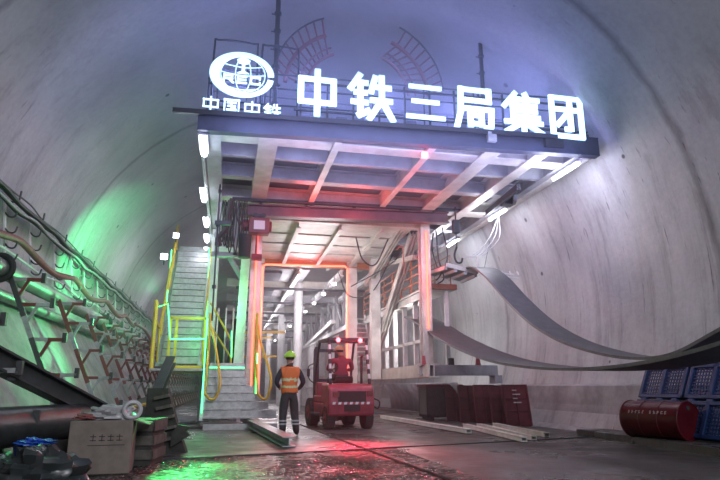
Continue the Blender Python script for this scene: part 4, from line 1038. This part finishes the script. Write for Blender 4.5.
# ------------------------------------------------------------------ left foreground
bp_ = thing('floor_pipe', 'big dark steel pipe with green reflections lying at lower left', 'pipe', (-2.3, 7.6, 0))
mb = MB(); mb.cyl((-3.4, 5.6, .55), (-2.05, 9.6, .55), .24, 26); mb.build('pipe', 'dpipe', bp_, smooth=True)
mb = MB(); mb.box(-3.2, -2.6, 6.6, 6.9, 0, .33); mb.build('packer', 'woodd', bp_)
mb = MB(); mb.box(-2.55, -2.0, 8.9, 9.2, 0, .33); mb.build('packer', 'woodd', bp_)
lb = thing('leaning_i_beam', 'dark steel I-beam sloping down from left edge toward the crates', 'beam', (-2.2, 8.8, .5))
mb = MB(); mb.ibeam((-3.3, 7.4, 1.72), (-1.62, 10.3, .48), .24, .26, .03); mb.box(-2.7, -2.6, 8.4, 8.6, 1.1, 1.16); mb.build('beam', 'rackdark', lb)
for (p, q, lab) in (((-2.25, 9.9, .34), (-1.3, 12.6, .80), 'dark plank with a yellow edge leaning over the crates'),):
    t = thing('plank', lab, 'plank', p); mb = MB(); mb.bar(p, q, .5, .07); mb.build('board', 'woodd', t); mb = MB(); mb.bar(V(p) + V((.2, 1.0, .24)), V(q) + V((-.02, -.7, -.06)), .06, .03); mb.build('yellow_edge', 'yellow', t)  # separate yellow strip along the board
mb = MB(); mb.ibeam((-1.55, 12.2, .1), (-1.25, 14.3, 1.62), .2, .2, .03); tag(mb.build('upright_beam', 'rackdark'), 'short dark green beam tilted upward behind the dark plank', 'beam')
t = thing('blue_toolbox', 'small dark blue box standing behind the plank', 'box', (-1.95, 12.8, .3)); mb = MB(); mb.box(-.3, .35, -.15, .15, -.3, .22); mb.build('case', 'basket', t, world=False, bevel=.02); mb = MB(); mb.tube([(-.1, 0, .2), (-.1, 0, .28), (.12, 0, .28), (.12, 0, .2)], .015, 6); mb.build('handle', 'black', t, world=False)
# cardboard box
cb = thing('cardboard_box', 'brown cardboard box with printed characters at lower left', 'box', (-1.47, 8.32, 0), math.radians(3))
mb = MB(); mb.box(-.36, .36, -.28, .3, 0, .62); mb.build('carton', 'card', cb, world=False, bevel=.01)
mb = MB(); mb.hexa([(.36, -.28, .62), (.36, .3, .62), (.55, .3, .56), (.55, -.28, .56), (.36, -.28, .63), (.36, .3, .63), (.55, .3, .57), (.55, -.28, .57)]); mb.hexa([(-.36, .28, .62), (.36, .28, .62), (.36, .42, .72), (-.36, .42, .72), (-.36, .28, .63), (.36, .28, .63), (.36, .42, .73), (-.36, .42, .73)]); mb.build('flap', 'card', cb, world=False)
mb = MB(); random.seed(2)
for k in range(4):
    x = -.12 + k * .1
    mb.box(x, x + .07, -.284, -.281, .43, .44); mb.box(x + .03, x + .04, -.284, -.281, .38, .46); mb.box(x, x + .07, -.284, -.281, .385, .395)
mb.box(-.14, .28, -.284, -.281, .33, .338)
mb.build('printing', 'ink', cb, world=False)
def crumple(name, c, sc, m, label, cat, seed, n=26, rough=.35, z0=-.3):
    random.seed(seed); mb = MB(); mb.sphere(c, 1, n, n // 2, sc, z0)
    ph = [random.uniform(0, 6) for _ in range(9)]
    out = []
    for v in mb.v:
        d = V(v) - V(c); k = 1 + rough * (.4 * math.sin(9 * d.x / sc[0] + ph[0]) * math.sin(7 * d.y / sc[1] + ph[1]) + .35 * math.sin(13 * d.z / sc[2] + 5 * d.x / sc[0] + ph[2]) + random.uniform(-.25, .25))
        out.append(tuple(V(c) + d * k))
    mb.v = out
    return tag(mb.build(name, m, smooth=True), label, cat)
crumple('plastic_wrap', (-1.42, 8.38, .66), (.30, .24, .13), 'plastic', 'crumpled grey plastic wrap piled on the cardboard box', 'plastic wrap', 4)
mb = MB(); mb.torus((-1.14, 8.2, .74), (.2, -1, .3), .10, .028, 20, 8); tag(mb.build('plastic_coil', 'plastic', smooth=True), 'pale plastic coil at the right end of the plastic wrap', 'coil')
crumple('red_rag', (-1.68, 8.18, .65), (.13, .08, .045), 'hose', 'crumpled red rag on the left of the cardboard box top', 'rag', 8)
crumple('black_sheet', (-1.75, 6.9, .12), (.42, .3, .3), 'darkbag', 'crumpled black plastic sheet in front of the cardboard box', 'plastic sheet', 5)
crumple('dark_sack', (-2.35, 7.0, .10), (.4, .4, .26), 'darkbag', 'dark sack under the big pipe at lower left', 'sack', 6)
t = thing('blue_bucket', 'dark blue bucket with bright blue plastic inside, left of the cardboard box', 'bucket', (-1.98, 7.3, 0)); mb = MB(); mb.cyl((0, 0, 0), (0, 0, .4), .15, 20, .2); mb.build('bucket', 'basket', t, world=False, smooth=True)
crumple('blue_plastic', (-1.98, 7.3, .43), (.17, .14, .05), 'bluebag', 'bright blue crumpled plastic on the dark blue bucket', 'plastic', 12, rough=.6)
# wooden crate behind the carton and stacked timber
t = thing('wooden_crate', 'pale grey wooden crate right behind the cardboard box', 'crate', (-1.05, 9.1, 0), math.radians(-10))
mb = MB()
for z in (.08, .26, .44): mb.box(-.3, .2, -.32, -.29, z, z + .12); mb.box(.17, .2, -.32, .3, z, z + .12)
mb.box(-.3, .2, -.3, .3, .56, .59); mb.build('board', 'wood', t, world=False)
mb = MB(); mb.box(-.27, .17, -.29, .29, 0, .56); mb.build('inner_box', 'woodd', t, world=False)
t = thing('stepped_timber_frame', 'dark timber frame with pale rungs standing right of the wooden crate', 'timber frame', (-1.0, 10.3, 0), math.radians(-12))
mb = MB()
mb.prism([(-.28, 0), (.42, 0), (.22, .5), (.05, 1.0), (-.28, 1.0)], lambda u, v, q: (u, q, v), .1, .22); mb.build('side_board', 'woodd', t, world=False)
for k in range(5):
    mb = MB(); f = k / 5; x = .16 - f * .22; z = .22 + k * .16; mb.bar((x - .11, .05, z - .02), (x + .13, .03, z + .03), .10, .05); mb.build('rung', 'wood', t, world=False)
mb = MB(); mb.prism([(.2, .1), (.5, .28), (.42, .34), (.5, .4), (.3, .44), (.2, .3)], lambda u, v, q: (u, q, v), -.02, .05); mb.build('torn_board', 'woodd', t, world=False)
# dirty timber / debris behind, by the foot of the racks
crumple('grey_tarpaulin', (-1.6, 17.8, .0), (.9, 1.9, .3), 'tarp', 'grey tarpaulin heap on the floor at the foot of the staircase', 'tarpaulin', 21, rough=.25, z0=0)
mb = MB(); mb.box(-1.75, .3, 15.95, 16.2, .0, .06); tag(mb.build('floor_plank', 'woodd'), 'long dark plank on the floor before the stair foot, tinted green', 'plank')

# ------------------------------------------------------------------ haze
mb = MB(); mb.box(-4.6, 8.8, 9.5, 60, .05, 9.9)
hz = mb.build('haze', 'dark'); hm = bpy.data.materials.new('thin_haze'); hm.use_nodes = True; nt = hm.node_tree
for n in list(nt.nodes): nt.nodes.remove(n)
out = nt.nodes.new('ShaderNodeOutputMaterial'); vs_ = nt.nodes.new('ShaderNodeVolumeScatter'); vs_.inputs['Density'].default_value = .008; vs_.inputs['Color'].default_value = (.92, .93, 1, 1); vs_.inputs['Anisotropy'].default_value = .2
nt.links.new(vs_.outputs[0], out.inputs['Volume']); hz.data.materials.clear(); hz.data.materials.append(hm); tag(hz, 'thin pale haze filling the tunnel around the gantry', 'haze', None, 'stuff')
gl = MB(); gl.sphere((3.4, 12.3, 7.7), 1, 32, 20, (6.2, 3.4, 2.45)); hz2 = gl.build('haze', 'dark', smooth=True); hz2.data.materials.clear()
hm2 = bpy.data.materials.new('sign_glow_haze'); hm2.use_nodes = True; nt = hm2.node_tree  # extra haze shaped round the sign for its glow, in place of bloom
for n in list(nt.nodes): nt.nodes.remove(n)
out = nt.nodes.new('ShaderNodeOutputMaterial'); v2 = nt.nodes.new('ShaderNodeVolumeScatter'); v2.inputs['Color'].default_value = (.85, .88, 1, 1)
ge = nt.nodes.new('ShaderNodeNewGeometry'); mp = nt.nodes.new('ShaderNodeMapping'); mp.vector_type = 'TEXTURE'; mp.inputs['Location'].default_value = (3.4, 12.3, 7.7); mp.inputs['Scale'].default_value = (6.2, 3.4, 2.45)
gr = nt.nodes.new('ShaderNodeTexGradient'); gr.gradient_type = 'SPHERICAL'; mm = nt.nodes.new('ShaderNodeMath'); mm.operation = 'MULTIPLY'; mm.inputs[1].default_value = .26
nt.links.new(ge.outputs['Position'], mp.inputs[0]); nt.links.new(mp.outputs[0], gr.inputs[0]); nt.links.new(gr.outputs['Fac'], mm.inputs[0]); nt.links.new(mm.outputs[0], v2.inputs['Density']); nt.links.new(v2.outputs[0], out.inputs['Volume'])
hz2.data.materials.append(hm2); tag(hz2, 'pale haze added around the lit sign above the deck to make its glow', 'haze', None, 'stuff')
HAZE = True
if not HAZE: bpy.data.objects.remove(hz)

# ------------------------------------------------------------------ lights
def light(kind, name, loc, energy, color, rot=(0, 0, 0), size=1, size_y=None, spot=None, blend=.5):
    d = bpy.data.lights.new(name, kind); d.energy = energy; d.color = color
    if kind == 'AREA':
        d.size = size
        if size_y: d.shape = 'RECTANGLE'; d.size_y = size_y
    elif kind in ('POINT', 'SPOT'): d.shadow_soft_size = size
    if spot: d.spot_size = math.radians(spot); d.spot_blend = blend
    o = bpy.data.objects.new(name, d); COL.objects.link(o); o.location = loc; o.rotation_euler = rot
    return o
def aim(o, t): o.rotation_euler = (V(t) - V(o.location)).to_track_quat('-Z', 'Y').to_euler(); return o
# tunnel work lamps behind and above the camera
aim(light('AREA', 'work_light', (4.5, -8, 7.0), 1250, (.90, .92, 1.0), size=4), (5, 14, 3))
aim(light('AREA', 'work_light', (2.5, 1, 8.8), 160, (.86, .88, 1.0), size=5), (3, 12, 2))
# blue violet spill of the sign on deck, ceiling and haze
aim(light('AREA', 'sign_glow', (3.6, 10.7, 7.0), 60, (.36, .42, 1.0), size=8.0, size_y=.8), (3.6, 12.2, 6.2))
aim(light('AREA', 'sign_glow_under', (3.6, 10.9, 5.6), 260, (.50, .50, 1.0), size=8.0, size_y=.8), (3.6, 13.5, 6.3))
for x in (-.1, 1.6, 3.2, 4.8, 6.2): light('POINT', 'sign_glow_top', (x, 12.0, 7.4 - .02 * x), 110, (.30, .34, 1.0), size=.4)
for y in (11.95, 15.7, 19.4): light('POINT', 'deck_lamp_glow', (7.3, y, DZ - .5), 85, (.85, .86, 1.0), size=.3)
for y in (12.3, 15.8, 18.5, 21): light('POINT', 'deck_lamp_glow', (-1.15, y, DZ - .4), 22, (.85, .88, 1.0), size=.25)
# red
for x, y, z, e in ((1.1, 16.4, 3.6, 40), (5.3, 16.2, 4.4, 60), (2.7, 21.6, 5.2, 50), (1.9, 15.4, 5.75, 60), (3.4, 15.4, 5.75, 70), (4.8, 14.6, 5.7, 30)): light('POINT', 'red_glow', (x, y, z), e, (1, .10, .10), size=.3)
light('POINT', 'red_tail_glow', (3.1, 14.6, 2.45), 14, (1, .08, .12), size=.12)
# green
aim(light('SPOT', 'green_flood', (-1.9, 16.4, 3.6), 3200, (.12, 1, .34), size=.15, spot=72, blend=1), (-4.9, 20.8, 5.2))
light('POINT', 'green_glow', (-1.0, 17.0, 2.5), 30, (.08, 1, .28), size=.2)
light('POINT', 'green_glow', (-.25, 16.9, 4.0), 50, (.08, 1, .28), size=.2)
aim(light('SPOT', 'green_floor_spot', (-.75, 15.6, 3.0), 2600, (.05, 1, .22), size=.1, spot=15, blend=.7), (-.38, 7.3, 0))
aim(light('SPOT', 'green_rack_flood', (-1.9, 16.0, 2.6), 600, (.12, 1, .34), size=.15, spot=80, blend=1), (-4.2, 13.0, 2.0))
light('POINT', 'green_glow', (-2.6, 9.6, 2.2), 12, (.15, 1, .35), size=.1)
light('POINT', 'green_glow', (.1, 17.3, 3.2), 25, (.08, 1, .28), size=.1)
aim(light('SPOT', 'red_floor_spot', (3.0, 14.2, 2.4), 1300, (1, .03, .07), size=.1, spot=60, blend=1), (2.1, 9.3, 0))
aim(light('SPOT', 'stair_light', (-1.1, 14.0, 5.4), 130, (.9, .95, 1), size=.2, spot=60, blend=1), (-.4, 16.8, 1.6))
light('POINT', 'sill_fill', (4.6, 15.2, 3.4), 60, (1, .95, .95), size=.2)  # added fill that brightens the sill beam, no fixture here
for x, y, z in ((-2.7, 25, 5.2), (-2.7, 33, 5.0), (-2.5, 43, 4.5)): light('POINT', 'far_wall_fill', (x, y, z), 90, (.88, .88, 1), size=.3)  # points added to lighten the far left wall, no lamps of their own
# interior white
for y in (25, 30, 36, 44, 54): light('POINT', 'inner_glow', (3.0, y, 4.4), 250, (1, .93, 1), size=.4)
light('POINT', 'inner_glow', (3.2, 19.6, 4.2), 230, (1, .95, 1), size=.5)
light('POINT', 'inner_glow', (6.6, 21, 2.9), 150, (1, .94, .97), size=.3)

w = bpy.data.worlds.new('world'); SC.world = w; w.use_nodes = True
w.node_tree.nodes['Background'].inputs[0].default_value = (.5, .55, .7, 1); w.node_tree.nodes['Background'].inputs[1].default_value = .25
SC.view_settings.view_transform = 'Standard'; SC.view_settings.look = 'None'; SC.view_settings.gamma = 1; SC.view_settings.use_curve_mapping = False
SC.view_settings.exposure = 0.0
SC.cycles.volume_bounces = 0
SC.cycles.use_denoising = True
SC.cycles.max_bounces = 6
